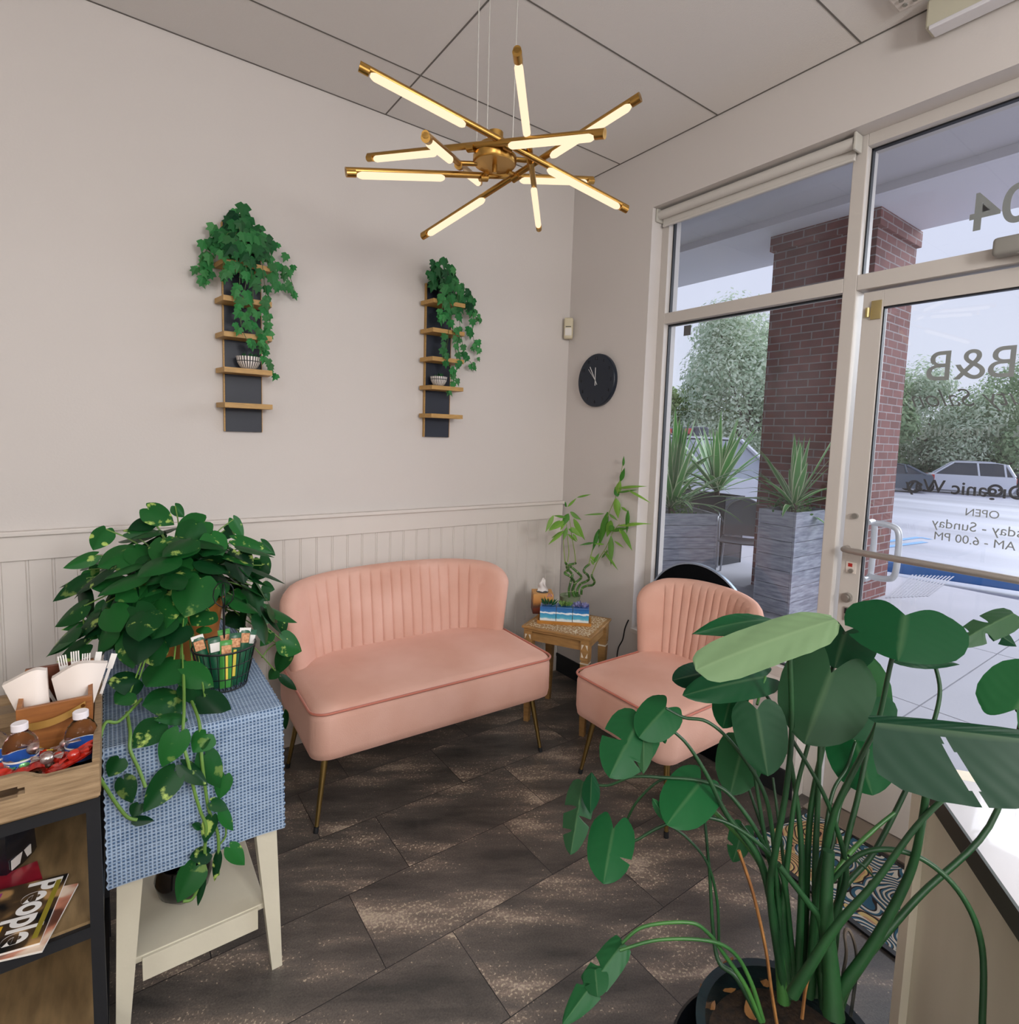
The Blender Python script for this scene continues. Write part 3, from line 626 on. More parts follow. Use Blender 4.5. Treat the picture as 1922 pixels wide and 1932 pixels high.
# ================================================================== SMALL WALL THINGS
M_face = mat('clock_face_black', '#0C1B2C', .35); M_hand = mat('clock_hand_white', '#D6D6D6', .4)
ck = thing('wall_clock', 'round black wall clock with thin white hands beside the window', 'clock', (0, -.281, 1.815))
cc = Vector((-.004, -.281, 1.815))
RX = Matrix.Rotation(R(-90), 4, 'Y')  # lathe axis towards the room
MB().lathe([(0, 0), (.148, 0), (.15, .006), (.15, .022), (.146, .026), (0, .026)], (-.002, cc.y, cc.z), 72, RX).build('clock_body', M_face, ck, smooth=40)
def hand(name, ang, l0, l1, wd):
    a = R(ang); d_ = Vector((0, -math.sin(a), math.cos(a))); s_ = Vector((0, math.cos(a), math.sin(a)))
    MB().obox(Vector((-.031, cc.y, cc.z))+d_*(l1-l0)/2, Vector((1, 0, 0)), s_, d_, .0008, wd/2, (l1+l0)/2).build(name, M_hand, ck)
hand('hour_hand', -1, .03, .072, .0045); hand('minute_hand', -31, .03, .092, .0040); hand('second_hand', -42, .0, .088, .0016)
M_num = mat('clock_numeral', '#05090F', .15)
for k in range(12):
    a = R(30*k); s_ = str(k if k else 12); c_ = Vector((-.0288, cc.y-math.sin(a)*.122, cc.z+math.cos(a)*.122-.008))
    text('numeral', s_, M_num, c_, -Y, Zv, .026, ck, 'CENTER', .0004)
md = thing('motion_detector', 'small cream motion detector in the corner above the clock', 'motion sensor', (-.03, -.03, 2.13))
MD = Matrix.Translation((-.035, -.035, 2.135)) @ Matrix.Rotation(R(-45), 4, 'Z')
M_crm = mat('aged_cream_plastic', '#C9BFA4', .45)
MB().box(-.027, .027, -.022, .022, -.062, .062, .01, 3, MD).build('sensor_case', M_crm, md, smooth=60)
MB().box(-.020, .020, -.025, -.020, -.045, .0, .002, 2, MD).build('sensor_lens', mat('sensor_lens', '#D8D3CC', .3), md)
MB().box(-.016, .016, -.0235, -.021, .006, .010, 0, 2, MD).build('indicator_slot', M_dark, md)
rb = thing('roller_blind', 'rolled up white roller blind under the window head', 'blind', (.03, -1.1, 2.64))
M_bl = mat('blind_fabric', '#C8C4BE', .8)
MB().cyl((.045, -.635, 2.640), (.045, -1.580, 2.640), .022, 28).build('blind_roll', M_bl, rb, smooth=40)
MB().box(.062, .068, -1.575, -.640, 2.59, 2.64).box(.058, .072, -1.575, -.640, 2.582, 2.594, .003).build('hem_bar', M_bl, rb)
for y_ in (-.629, -1.588): MB().box(.02, .075, y_-.005, y_+.005, 2.605, 2.670, .003).build('bracket', mat('bracket_plastic', '#B8B5AC', .5), rb)
# door closer on the transom bar
dc = thing('door_closer', 'grey door closer body on the bar above the door', 'door closer', (.05, -2.1, 2.13))
a = at(1885, 470, 0, .06); MB().box(.025, .078, a.y-.30, a.y+.012, a.z-.028, a.z+.03, .012, 3).build('closer_body', mat('closer_grey', '#8C8A84', .45), dc, smooth=50)
MB().tube([(.04, a.y-.05, a.z-.02), (.03, a.y-.16, a.z-.05), (.06, a.y-.3, a.z-.05)], .008, 8).build('closer_arm', M_chr, dc, smooth=40)
# emergency light and ceiling vent
em = thing('emergency_light', 'white box light fixed high on the wall over the door', 'light fixture', (-.04, -1.9, 2.86))
a = at(1770, 20, 0, -.0); b_ = at(1772, 38, 0, -.06)
MB().box(-.07, -.002, -2.6, a.y+.01, 2.865, 2.955, .006).build('fixture_case', mat('fixture_cream', '#C4C0AC', .5), em)
MB().box(-.078, -.02, -2.6, a.y-.004, 2.853, 2.867, .003).build('fixture_lens', mat('fixture_lens', '#DAD9DE', .3), em)
cv = thing('ceiling_speaker_grille', 'perforated square grille set in the ceiling near the door wall', 'ceiling grille', (-.3, -1.6, H))
p = at(1695, 26, 2, H-.02)
MB().box(p.x-.30, p.x+.0, p.y-.32, p.y+.0, H-.02, H-.001, .006).build('grille_frame', M_white, cv)
gm = MB()
for i in range(9):
    for j in range(9): gm.cyl((p.x-.03-i*.03, p.y-.03-j*.03, H-.021), (p.x-.03-i*.03, p.y-.03-j*.03, H-.024), .008, 8)
gm.build('grille_pattern', mat('grille_grey', '#8D8B84', .7), cv)
# white cord and socket on the side wall
cb = MB().tube(smoothpath([(-.004, -.60, .50), (-.012, -.585, .45), (-.010, -.57, .38), (-.016, -.545, .32), (-.012, -.53, .22), (-.014, -.5, .13)], 6), .0035, 8)
tag(cb.build('power_cord', M_blkpot, smooth=60), 'black power cord hanging down the wall behind the chair', 'cord')
# ================================================================== CORNER SIDE TABLE
M_gwood = mat('carved_honey_wood', '#A87F4C', .5, var=.3, vscale=18, stretch=(1, 1, 5)); M_cwhite = mat('whitewash', '#D8CDBB', .6)
M_tray = mat('amber_tray_wood', '#B5792F', .45, var=.2, vscale=30)
def carved():
    m = mat('carved_top', '#9C7440', .55); n = m.node_tree.nodes; l = m.node_tree.links; b = n['Principled BSDF']
    tc = n.new('ShaderNodeTexCoord'); vo = n.new('ShaderNodeTexVoronoi'); vo.feature = 'DISTANCE_TO_EDGE'; vo.inputs['Scale'].default_value = 55; l.new(tc.outputs['Object'], vo.inputs['Vector'])
    r = n.new('ShaderNodeValToRGB'); r.color_ramp.elements[0].position = .05; r.color_ramp.elements[0].color = C('#D9CBB0'); r.color_ramp.elements[1].position = .12; r.color_ramp.elements[1].color = C('#9A7038')
    l.new(vo.outputs['Distance'], r.inputs[0]); l.new(r.outputs[0], b.inputs['Base Color']); return m
ZT = .515
ta = at(984, 1180, 2, ZT); tb_ = at(1114, 1205, 2, ZT); tc_ = at(1134, 1163, 2, ZT)
ux = (tb_-ta); ux.z = 0; wx = ux.length; ux.normalize(); uy = Vector((-ux.y, ux.x, 0)); wy = .35
sc_ = ta+ux*wx/2+uy*wy/2; sc_.z = 0
st = thing('side_table', 'small carved wooden side table in the corner between sofa and chair', 'side table', sc_, math.atan2(ux.y, ux.x))
def tp(a, b_, z): return sc_+ux*a+uy*b_+Zv*z
b = MB(); b.obox(tp(0, 0, ZT-.006), ux, uy, Zv, wx/2, wy/2, .006, .002); b.obox(tp(0, 0, ZT-.018), ux, uy, Zv, wx/2-.008, wy/2-.008, .008, .003)
top = b.build('table_top', M_gwood, st)
MB().obox(tp(0, 0, ZT+.0008), ux, uy, Zv, wx/2-.018, wy/2-.018, .0008).build('carved_panel', carved(), top)
b = MB()
for s_ in (-1, 1): b.obox(tp(0, s_*(wy/2-.032), ZT-.052), ux, uy, Zv, wx/2-.045, .007, .026); b.obox(tp(s_*(wx/2-.032), 0, ZT-.052), ux, uy, Zv, .007, wy/2-.045, .026)
b.build('apron', M_gwood, st)
for sx in (-1, 1):
    for sy in (-1, 1):
        c_ = (sx*(wx/2-.032), sy*(wy/2-.032))
        b = MB(); b.obox(tp(c_[0], c_[1], ZT-.075), ux, uy, Zv, .022, .022, .049)
        rings = []
        for z, h in ((ZT-.124, .015), (ZT-.134, .020), (ZT-.150, .021), (.02, .013), (0, .013)):
            rings.append([b.b.verts.new(tp(c_[0]+i*h, c_[1]+j*h, z)) for i, j in ((-1, -1), (1, -1), (1, 1), (-1, 1))])
        for i in range(4):
            for k in range(4): b.b.faces.new((rings[i][k], rings[i][(k+1) % 4], rings[i+1][(k+1) % 4], rings[i+1][k]))
        b.b.faces.new(rings[0][::-1]); b.b.faces.new(rings[-1]); lg = b.build('leg', M_gwood, st)
        ca = MB()
        ca.obox(tp(c_[0], c_[1], ZT-.139), ux, uy, Zv, .0215, .0215, .0035)
        if sy < 0:
            z0 = ZT-.075; f_ = c_[1]-.0235
            for tri in (((-.016, .032), (-.004, .032), (-.016, .006)), ((.016, .032), (.004, .032), (.016, .006)), ((-.016, -.032), (-.004, -.032), (-.016, -.006)), ((.016, -.032), (.004, -.032), (.016, -.006))):
                ca.prism([tp(c_[0]+u_, f_, z0+v_) for u_, v_ in tri], uy*.003)
        ca.build('whitewashed_carving', M_cwhite, lg)
# amber wooden tray, turned a little on the table
ta_ = R(-42); vx = Vector((math.cos(ta_), math.sin(ta_), 0)); vy = Vector((-vx.y, vx.x, 0)); tcn = Vector((-.391, -.509, ZT+.002))+vy*.042
tr = thing('tray', 'slim amber wooden tray holding the blue square pots', 'tray', tcn, ta_)
b = MB(); b.obox(tcn+Zv*.004, vx, vy, Zv, .136, .050, .003)
for s_ in (-1, 1): b.obox(tcn+vy*s_*.052+Zv*.008, vx, vy, Zv, .139, .003, .008); b.obox(tcn+vx*s_*.138+Zv*.008, vx, vy, Zv, .003, .050, .008)
b.build('tray_body', M_tray, tr)
def ocean():
    m = mat('ocean_resin', '#2F8FBE', .25, coat=.5); n = m.node_tree.nodes; l = m.node_tree.links; b = n['Principled BSDF']
    tc = n.new('ShaderNodeTexCoord'); s = n.new('ShaderNodeSeparateXYZ'); l.new(tc.outputs['Object'], s.inputs[0])
    no = n.new('ShaderNodeTexNoise'); no.inputs['Scale'].default_value = 28; no.inputs['Detail'].default_value = 4; l.new(tc.outputs['Object'], no.inputs['Vector'])
    a = n.new('ShaderNodeMath'); a.operation = 'MULTIPLY_ADD'; a.inputs[1].default_value = .022; l.new(no.outputs['Fac'], a.inputs[0]); l.new(s.outputs[2], a.inputs[2])
    mr = n.new('ShaderNodeMapRange'); mr.inputs[1].default_value = .008; mr.inputs[2].default_value = .090; l.new(a.outputs[0], mr.inputs[0])
    r = n.new('ShaderNodeValToRGB'); e = r.color_ramp.elements; e[0].position = 0; e[0].color = C('#DDE3DC'); e[1].position = 1; e[1].color = C('#1C5A9E')
    for p_, c_ in ((.22, '#E3EAEA'), (.33, '#4FA9C6'), (.56, '#2F8FBE'), (.60, '#E8EEF2'), (.67, '#DCE8F0'), (.70, '#2A78B8')):
        q = e.new(p_); q.color = C(c_)
    l.new(mr.outputs[0], r.inputs[0]); l.new(r.outputs[0], b.inputs['Base Color']); return m
M_ocean = ocean()
M_s2 = leafmat('pale_succulent', '#4C7A3A', '#8DA860', .5, .1); M_s3 = leafmat('violet_succulent', '#3B3A6A', '#9C9CC8', .5, .05)
for i, (dx, mt, fl, lb) in enumerate(((-.0855, M_succ, 'pink', 'square blue wave pot with a grassy succulent and pink flower, nearest the tissue box'), (.000, M_s2, None, 'middle square blue wave pot with a pale green succulent'), (.0855, M_s3, None, 'square blue wave pot with a violet succulent, at the right end of the tray'))):
    c_ = tcn+vx*dx+Zv*.0075
    t = thing('succulent_pot', lb, 'potted succulent', c_, ta_, 'blue wave pots on the tray')
    o = MB().box(-.0415, .0415, -.0415, .0415, 0, .080, .001).build('pot', M_ocean); o.parent = t
    lf = MB(); tp_ = c_+Zv*.082
    for k in range(60 if i != 2 else 44):
        a = random.random()*6.28; rr = random.uniform(0, .030); p = tp_+Vector((math.cos(a), math.sin(a), 0))*rr
        e = random.uniform(.5, 1.5); d_ = Vector((math.cos(a)*math.cos(e), math.sin(a)*math.cos(e), math.sin(e)))
        L_ = random.uniform(.022, .04) if i == 0 else random.uniform(.014, .026)
        leaf(lf, p, p+d_*L_, Vector((-d_.y, d_.x, .4)), .006 if i == 0 else .013, OVAL, 3, 1, .3, 0, 0, tint=(random.random(), 0, 0, 1), comp=False)
    lf.build('foliage', mt, t)
    if fl:
        fm = MB()
        for k in range(9): fm.lathe([(0, -.004), (.004, 0), (0, .004)], tp_+Vector((random.uniform(-.006, .016), random.uniform(-.01, .01), random.uniform(.036, .054))), 6)
        fm.build('flower', mat('pink_flower', '#A8788A', .6), t)
# tissue box
bx = thing('tissue_box', 'square wooden tissue box with desert print and a white tissue', 'tissue box', (-.352, -.272, ZT+.002), R(-32))
def desert():
    m = mat('desert_print', '#C78E4E', .5); n = m.node_tree.nodes; l = m.node_tree.links; b = n['Principled BSDF']
    tc = n.new('ShaderNodeTexCoord'); s = n.new('ShaderNodeSeparateXYZ'); l.new(tc.outputs['Object'], s.inputs[0]); no = n.new('ShaderNodeTexNoise'); no.inputs['Scale'].default_value = 20; l.new(tc.outputs['Object'], no.inputs['Vector'])
    a = n.new('ShaderNodeMath'); a.operation = 'MULTIPLY_ADD'; a.inputs[1].default_value = .03; l.new(no.outputs['Fac'], a.inputs[0]); l.new(s.outputs[2], a.inputs[2])
    mr = n.new('ShaderNodeMapRange'); mr.inputs[1].default_value = .01; mr.inputs[2].default_value = .14; l.new(a.outputs[0], mr.inputs[0])
    r = n.new('ShaderNodeValToRGB'); e = r.color_ramp.elements; e[0].color = C('#3A1D17'); e[1].color = C('#D09A58'); q = e.new(.25); q.color = C('#8A3B22'); q = e.new(.38); q.color = C('#6B4A3A'); q = e.new(.5); q.color = C('#C98A4A')
    l.new(mr.outputs[0], r.inputs[0]); l.new(r.outputs[0], b.inputs['Base Color']); return m
o = MB().box(-.056, .056, -.056, .056, 0, .110, .002).build('box', desert()); o.parent = bx
o = MB().lathe([(0, .1102), (.034, .1102), (.034, .1115), (0, .1115)], (0, 0, 0), 28).build('opening', M_blkpot); o.parent = bx
M_tis = mat('tissue', '#E4DEDC', .8)
b = MB(); rows = []
for i in range(9):
    t_ = i/8; rows.append([Vector(((j/6-.5)*(.060*(1-.62*t_))+.004*math.sin(i), .012*math.sin(j*1.7+i*.5)*(1-t_*.4)+.006*math.sin(i*.9), .111+.075*t_-abs(j-3)*.004*t_)) for j in range(7)])
b.grid(rows); b.grid([[v+Vector((0, .014, -.002)) for v in r] for r in rows]); o = b.build('tissue', M_tis, smooth=180); o.parent = bx
# lucky bamboo in grey green pot
pc = Vector((-.215, -.350, ZT+.002))
lb_ = thing('lucky_bamboo', 'lucky bamboo with curly stalks in a grey green pot on the side table', 'bamboo plant', pc)
MB().lathe([(0, 0), (.042, 0), (.050, .03), (.058, .083), (.0600, .089), (.055, .089), (.052, .075), (0, .074)], pc, 36).build('pot', mat('celadon_pot', '#7E8A70', .4), lb_, smooth=50)
M_bst = mat('bamboo_stalk', '#274A22', .35, c2='#4E7A33', vscale=25); M_bsh = mat('bamboo_shoot', '#7F9A45', .5); M_ring = mat('node_ring', '#C9C79A', .5)
M_bleaf = leafmat('bamboo_leaf', '#3A7A30', '#8DBA50', .4, .35)
def q7(x_, y_): return (960+x_/3.116, 860+y_/3.116)
yb_ = pc.y
def clearwall(px, py, y):
    p = at(px, py, 1, y)
    return p if p.x < -.03 else at(px, py, 0, -.03)
def b7(pts, y=yb_): return [clearwall(*q7(a, c_), y+d_) for a, c_, d_ in pts]
stalks = [[(355, 830, 0), (352, 790, 0), (362, 745, .0), (372, 700, .01), (345, 665, .02), (340, 650, 0), (360, 640, -.02), (392, 632, 0)],
          [(385, 830, 0), (372, 790, .01), (385, 745, 0), (360, 710, -.02), (328, 690, 0), (350, 665, .02), (332, 628, 0)],
          [(400, 825, 0), (378, 785, .01), (395, 745, .02), (425, 715, 0), (408, 690, -.02), (380, 665, 0), (360, 650, .01)],
          [(405, 825, 0), (402, 790, 0), (420, 755, .01), (450, 740, .02), (470, 725, 0), (462, 700, -.02), (440, 680, 0), (450, 655, 0), (473, 638, 0)],
          [(425, 815, 0), (430, 780, 0), (455, 765, .01), (490, 760, .02), (503, 740, 0), (490, 715, -.01), (486, 700, 0)]]
for s_ in stalks:
    sp_ = smoothpath(b7(s_), 7); o = MB().tube(sp_, .0068, 10).build('stalk', M_bst, lb_, smooth=60)
    for k in range(6, len(sp_)-2, 8): MB().tube([sp_[k]-(sp_[k+1]-sp_[k])*.15, sp_[k]+(sp_[k+1]-sp_[k])*.15], .0074, 10).build('node_ring', M_ring, o, smooth=40)
shoots = [[(392, 632, 0), (385, 560, 0), (370, 480, 0), (360, 400, 0), (350, 340, 0)], [(345, 625, 0), (352, 560, 0), (343, 470, 0), (338, 400, 0)], [(330, 625, 0), (322, 540, 0), (318, 450, 0)],
          [(470, 635, 0), (495, 540, 0), (540, 440, -.02), (590, 330, -.04), (635, 220, -.05), (655, 120, -.05), (672, 30, -.05)], [(486, 700, 0), (520, 620, -.02), (570, 540, -.03), (610, 450, -.04), (650, 400, -.05)]]
sh = MB()
for s_ in shoots: sh.tube(smoothpath(b7(s_), 5), [.0028*(1-.5*k/(5*(len(s_)-1))) for k in range(5*(len(s_)-1)+1)], 7)
sh.build('shoots', M_bsh, lb_, smooth=60)
bl = MB()
BL = [((340, 300), (330, 268), 14), ((345, 300), (400, 245), 12), ((400, 245), (488, 222), 10), ((350, 340), (318, 410), 30), ((335, 360), (262, 350), 14), ((262, 350), (216, 450), 22), ((345, 345), (300, 440), 24), ((330, 380), (232, 440), 26), ((322, 440), (230, 520), 18), ((360, 330), (432, 375), 24), ((380, 370), (450, 500), 26), ((365, 420), (430, 480), 22), ((350, 430), (412, 460), 16), ((345, 460), (408, 505), 16), ((340, 420), (320, 495), 20), ((375, 460), (405, 500), 14), ((330, 440), (250, 480), 16), ((300, 380), (235, 430), 20),
      ((672, 60), (675, 0), 12), ((655, 150), (680, 70), 22), ((630, 230), (655, 140), 30), ((640, 240), (625, 180), 26), ((640, 190), (800, 172), 14), ((640, 215), (760, 195), 12), ((700, 200), (835, 270), 14), ((630, 250), (640, 370), 34), ((660, 300), (700, 330), 12), ((700, 320), (690, 460), 20), ((580, 330), (520, 545), 34), ((530, 430), (490, 560), 24), ((560, 340), (440, 345), 10), ((600, 380), (575, 480), 34), ((610, 440), (590, 400), 30), ((600, 470), (600, 650), 28), ((640, 410), (790, 400), 14), ((690, 400), (830, 395), 10), ((660, 430), (725, 555), 24), ((600, 440), (700, 420), 20), ((560, 520), (500, 515), 10), ((500, 510), (415, 522), 12), ((620, 500), (675, 540), 10), ((560, 560), (640, 670), 14), ((580, 555), (565, 575), 10), ((510, 620), (480, 590), 18), ((500, 630), (530, 570), 16), ((500, 640), (480, 610), 12), ((545, 600), (575, 560), 10), ((590, 340), (640, 380), 14), ((650, 430), (680, 470), 16)]
for (a, b_, wd) in BL:
    dy = random.uniform(-.04, .02); A_ = clearwall(*q7(*a), yb_-.02+dy*.3); B_ = clearwall(*q7(*b_), yb_-.02+dy)
    leaf(bl, A_, B_, (CAM-A_).normalized()+Vector((random.uniform(-.5, .5), 0, .5)), wd/3.116/1060*2.55*1.6, LANCE, 8, 2, .35, random.uniform(.05, .2), 0, tint=(random.random(), random.choice((0, 0, .2)), 0, 1))
bl.build('foliage', M_bleaf, lb_)
# round black table top leaning behind the chair
M_disc = mat('black_table_top', '#07090D', .8, spec=.1); M_rim = mat('pale_table_rim', '#8FA0B4', .35, metal=.4)
dk = thing('round_panel', 'round black panel with a pale rim standing against the window behind the chair', 'panel', (-.04, -1.04, .5))
MD = Matrix.Translation((-.020, -1.045, .60)) @ Matrix.Rotation(R(-90+1), 4, 'Y')
MB().lathe([(0, 0), (.300, 0), (.305, .004), (.305, .012), (0, .012)], (0, 0, 0), 72, MD).build('disc', M_disc, dk, smooth=40)
MB().lathe([(.3052, .001), (.3075, .001), (.3075, .0165), (.300, .0165), (.300, .0122), (.3052, .0122), (.3052, .001)], (0, 0, 0), 72, MD).build('rim', M_rim, dk, smooth=40)
MB().obox(Vector((-.028, -1.045, .152)), X, Y, Zv, .012, .18, .150, .004).build('stand', M_disc, dk)
# ================================================================== WHITE CONSOLE TABLE WITH BLUE RUNNER
M_cream = mat('cream_painted_wood', '#C9C3B0', .55, var=.08, vscale=6, bump=.05)
ct = thing('console_table', 'cream painted console table under the blue woven cloth', 'table', (-2.11, -.70, 0))
TX0, TX1, TY0, TY1, TZ = -2.285, -1.925, -1.135, -.22, .748
MB().box(TX0, TX1, TY0, TY1, TZ-.022, TZ, .003).build('table_top', M_cream, ct)
MB().box(TX0+.02, TX1-.02, TY0+.02, TY0+.038, TZ-.11, TZ-.022).box(TX0+.02, TX0+.038, TY0+.02, TY1-.02, TZ-.11, TZ-.022).box(TX1-.038, TX1-.02, TY0+.02, TY1-.02, TZ-.11, TZ-.022).build('apron', M_cream, ct)
for lx, sgn in ((TX0+.005, 1), (TX1-.005, -1)):
    for ly, sy in ((TY0+.002, 1), (TY1-.005, -1)):
        b = MB(); rings = []
        for z, w_, off in ((TZ-.022, .052, 0), (.40, .050, 0), (0, .026, -.012)):
            x0 = lx+sgn*off; x1 = lx+sgn*(off+w_); rings.append([b.b.verts.new((min(x0, x1), ly, z)), b.b.verts.new((max(x0, x1), ly, z)), b.b.verts.new((max(x0, x1), ly+sy*w_, z)), b.b.verts.new((min(x0, x1), ly+sy*w_, z))])
        for i in range(2):
            for k in range(4): b.b.faces.new((rings[i][k], rings[i][(k+1) % 4], rings[i+1][(k+1) % 4], rings[i+1][k]))
        b.b.faces.new(rings[0][::-1]); b.b.faces.new(rings[-1]); b.build('leg', M_cream, ct)
MB().box(TX0+.03, TX1-.03, TY0+.028, TY1-.03, .172, .188, .002).box(TX0+.05, TX1-.05, TY0+.020, TY0+.034, .125, .185, .001).build('lower_shelf', M_cream, ct)
def weave():
    m = mat('blue_weave', '#7387AE', .9); n = m.node_tree.nodes; l = m.node_tree.links; b = n['Principled BSDF']
    at_ = n.new('ShaderNodeUVMap'); s = n.new('ShaderNodeSeparateXYZ'); l.new(at_.outputs[0], s.inputs[0])
    def sinw(src, f, ph=0):
        a = n.new('ShaderNodeMath'); a.operation = 'MULTIPLY_ADD'; a.inputs[1].default_value = f; a.inputs[2].default_value = ph; l.new(src, a.inputs[0])
        c_ = n.new('ShaderNodeMath'); c_.operation = 'SINE'; l.new(a.outputs[0], c_.inputs[0]); return c_.outputs[0]
    u, v = s.outputs[0], s.outputs[1]
    a = sinw(u, 2*math.pi/.0085); c_ = sinw(v, 2*math.pi/.0085)
    mu = n.new('ShaderNodeMath'); mu.operation = 'MULTIPLY'; l.new(a, mu.inputs[0]); l.new(c_, mu.inputs[1])
    ad = n.new('ShaderNodeMath'); ad.operation = 'MAXIMUM'; l.new(a, ad.inputs[0]); l.new(c_, ad.inputs[1])
    no = n.new('ShaderNodeTexNoise'); no.inputs['Scale'].default_value = 14; no.inputs['Detail'].default_value = 8
    mp = n.new('ShaderNodeMapping'); mp.inputs['Scale'].default_value = (1, 7, 1); l.new(at_.outputs[0], mp.inputs[0]); l.new(mp.outputs[0], no.inputs['Vector'])
    r = n.new('ShaderNodeMapRange'); r.inputs[1].default_value = -.6; r.inputs[2].default_value = 1; l.new(ad.outputs[0], r.inputs[0])
    w1_ = n.new('ShaderNodeMath'); w1_.operation = 'MULTIPLY_ADD'; w1_.inputs[1].default_value = 1.3; w1_.inputs[2].default_value = -.62; l.new(no.outputs['Fac'], w1_.inputs[0])
    w2_ = n.new('ShaderNodeMath'); w2_.operation = 'ADD'; w2_.use_clamp = True; l.new(w1_.outputs[0], w2_.inputs[0]); l.new(r.outputs[0], w2_.inputs[1])
    rr = n.new('ShaderNodeValToRGB'); rr.color_ramp.elements[0].color = C('#3F5C80'); rr.color_ramp.elements[1].color = C('#98ABC2'); l.new(w2_.outputs[0], rr.inputs[0]); l.new(rr.outputs[0], b.inputs['Base Color'])
    bp = n.new('ShaderNodeBump'); bp.inputs['Strength'].default_value = .5; bp.inputs['Distance'].default_value = .004; l.new(ad.outputs[0], bp.inputs['Height']); l.new(bp.outputs[0], b.inputs['Normal']); return m
def cloth():
    x0, x1 = -2.297, -1.915; me = bpy.data.meshes.new('table_runner'); nx = 76; prof = []
    y = -.30
    while y > TY0+.004: prof.append((y, TZ+.004)); y -= .0085
    for a in (20, 45, 70): prof.append((TY0+.004-.010*math.sin(R(a)), TZ-.006+.010*math.cos(R(a))))
    z = TZ-.012
    while z > .418: prof.append((TY0-.008-.014*((TZ-z)/.33)**.7, z)); z -= .0085
    vs, fs, uv = [], [], []; dist = 0; ds = [0]
    for i in range(1, len(prof)): dist += math.hypot(prof[i][0]-prof[i-1][0], prof[i][1]-prof[i-1][1]); ds.append(dist)
    for t_ in (0, 1):
        for i, (yy, zz) in enumerate(prof):
            for j in range(nx+1):
                f_ = j/nx; sk = .0; e = .0022*math.sin(i*2.6) if j in (0, nx) else 0
                wv = .004*math.sin(f_*9+1)*max(0, (TZ-zz)/.33)
                drop = 0
                nrm = (0, 1) if zz > TZ-.001 else (-1, 0)
                th = .0035*t_
                vs.append((x0+(x1-x0)*f_+(e if j == 0 else -e), yy+wv*1.2+(th*(1 if nrm[1] == 0 else 0)), zz-(th if nrm[1] else 0)+.0012*math.sin(i*1.6)*0))
    npr = len(prof); W_ = nx+1; off = npr*W_
    for i in range(npr-1):
        for j in range(nx):
            a = i*W_+j; fs.append((a, a+1, a+W_+1, a+W_)); fs.append((off+a, off+a+W_, off+a+W_+1, off+a+1))
    for i in range(npr-1):
        for j in (0, nx): a = i*W_+j; fs.append((a, a+W_, off+a+W_, off+a))
    for j in range(nx):
        a = (npr-1)*W_+j; fs.append((a, a+1, off+a+1, off+a)); a = j; fs.append((a, a+1, off+a+1, off+a))
    me.from_pydata(vs, [], fs); ul = me.uv_layers.new(name='UVMap')
    for lp in me.loops:
        vi = lp.vertex_index % off; i, j = divmod(vi, W_); ul.data[lp.index].uv = (j/nx*(x1-x0), ds[i])
    me.materials.append(weave()); o = bpy.data.objects.new('table_runner', me); col.objects.link(o); return o
tag(cloth(), 'blue woven cloth draped over the front of the cream table', 'table cloth')
TC = TZ+.0045
# dark glossy bowl on the lower shelf
tag(MB().lathe([(0, 0), (.03, 0), (.06, .03), (.07, .07), (.060, .11), (.056, .11), (.064, .07), (.05, .03), (0, .02)], at(348, 1690, 2, .19), 28).build('black_bowl', mat('glossy_black', '#0B0D11', .12), smooth=60), 'glossy black bowl on the lower shelf of the cream table', 'bowl')
# ================================================================== WIRE BASKET WITH SNACK BARS
M_wire2 = mat('black_wire', '#111318', .45, metal=.3)
bc = Vector((-2.02, -.925, TC))
bk = thing('wire_basket', 'black wire basket with a loop handle on the blue cloth', 'basket', bc)
BR0, BR1, BH = .056, .080, .118
w_ = MB()
def ring(mb, r, z, rad=.0022, n=48): mb.tube([bc+Vector((r*math.cos(2*math.pi*k/n), r*math.sin(2*math.pi*k/n), z)) for k in range(n)], rad, 6, closed=True)
ring(w_, BR0, .004, .002); ring(w_, BR0+.008, .04, .0014); ring(w_, BR0+.016, .078, .0014); ring(w_, BR1, BH, .0028)
for k in range(26):
    a = 2*math.pi*k/26; u_ = Vector((math.cos(a), math.sin(a), 0)); w_.tube([bc+u_*BR0+Zv*.004, bc+u_*(BR0+(BR1-BR0)*.5)+Zv*BH*.5, bc+u_*BR1+Zv*BH], .0012, 5)
for k in range(-5, 6): h = math.sqrt(max(0, BR0**2-(k*.01)**2)); w_.tube([bc+Vector((k*.01, -h, .004)), bc+Vector((k*.01, h, .004))], .001, 5)
w_.build('basket_wires', M_wire2, bk, smooth=60)
hm = MB(); hx = bc+Vector((0, .0, 0)); hm.tube([hx+Zv*.005, hx+Zv*.225], .003, 8)
hm.tube([hx+Zv*.227+Vector((.0, 0, 0))]+[hx+Vector((math.sin(a)*.026, 0, .265-math.cos(a)*.036)) for a in [R(20+32*k) for k in range(11)]]+[hx+Zv*.227], .0016, 6)
hm.tube([hx+Zv*.227]+[hx+Vector((0, math.sin(a)*.022, .262-math.cos(a)*.033)) for a in [R(20+32*k) for k in range(11)]]+[hx+Zv*.227], .0016, 6)
hm.build('handle', M_wire2, bk, smooth=60)
M_gbar = mat('green_wrapper', '#14573A', .35, c2='#0E4630', vscale=40); M_g2 = mat('bright_green_wrapper', '#3E8A3A', .35); M_oat = mat('granola_print', '#9A5A34', .5, c2='#D9A77A', vscale=160)
M_wht = mat('wrapper_white', '#D9D6D2', .4); M_yel = mat('wrapper_yellow', '#D9C24A', .4)
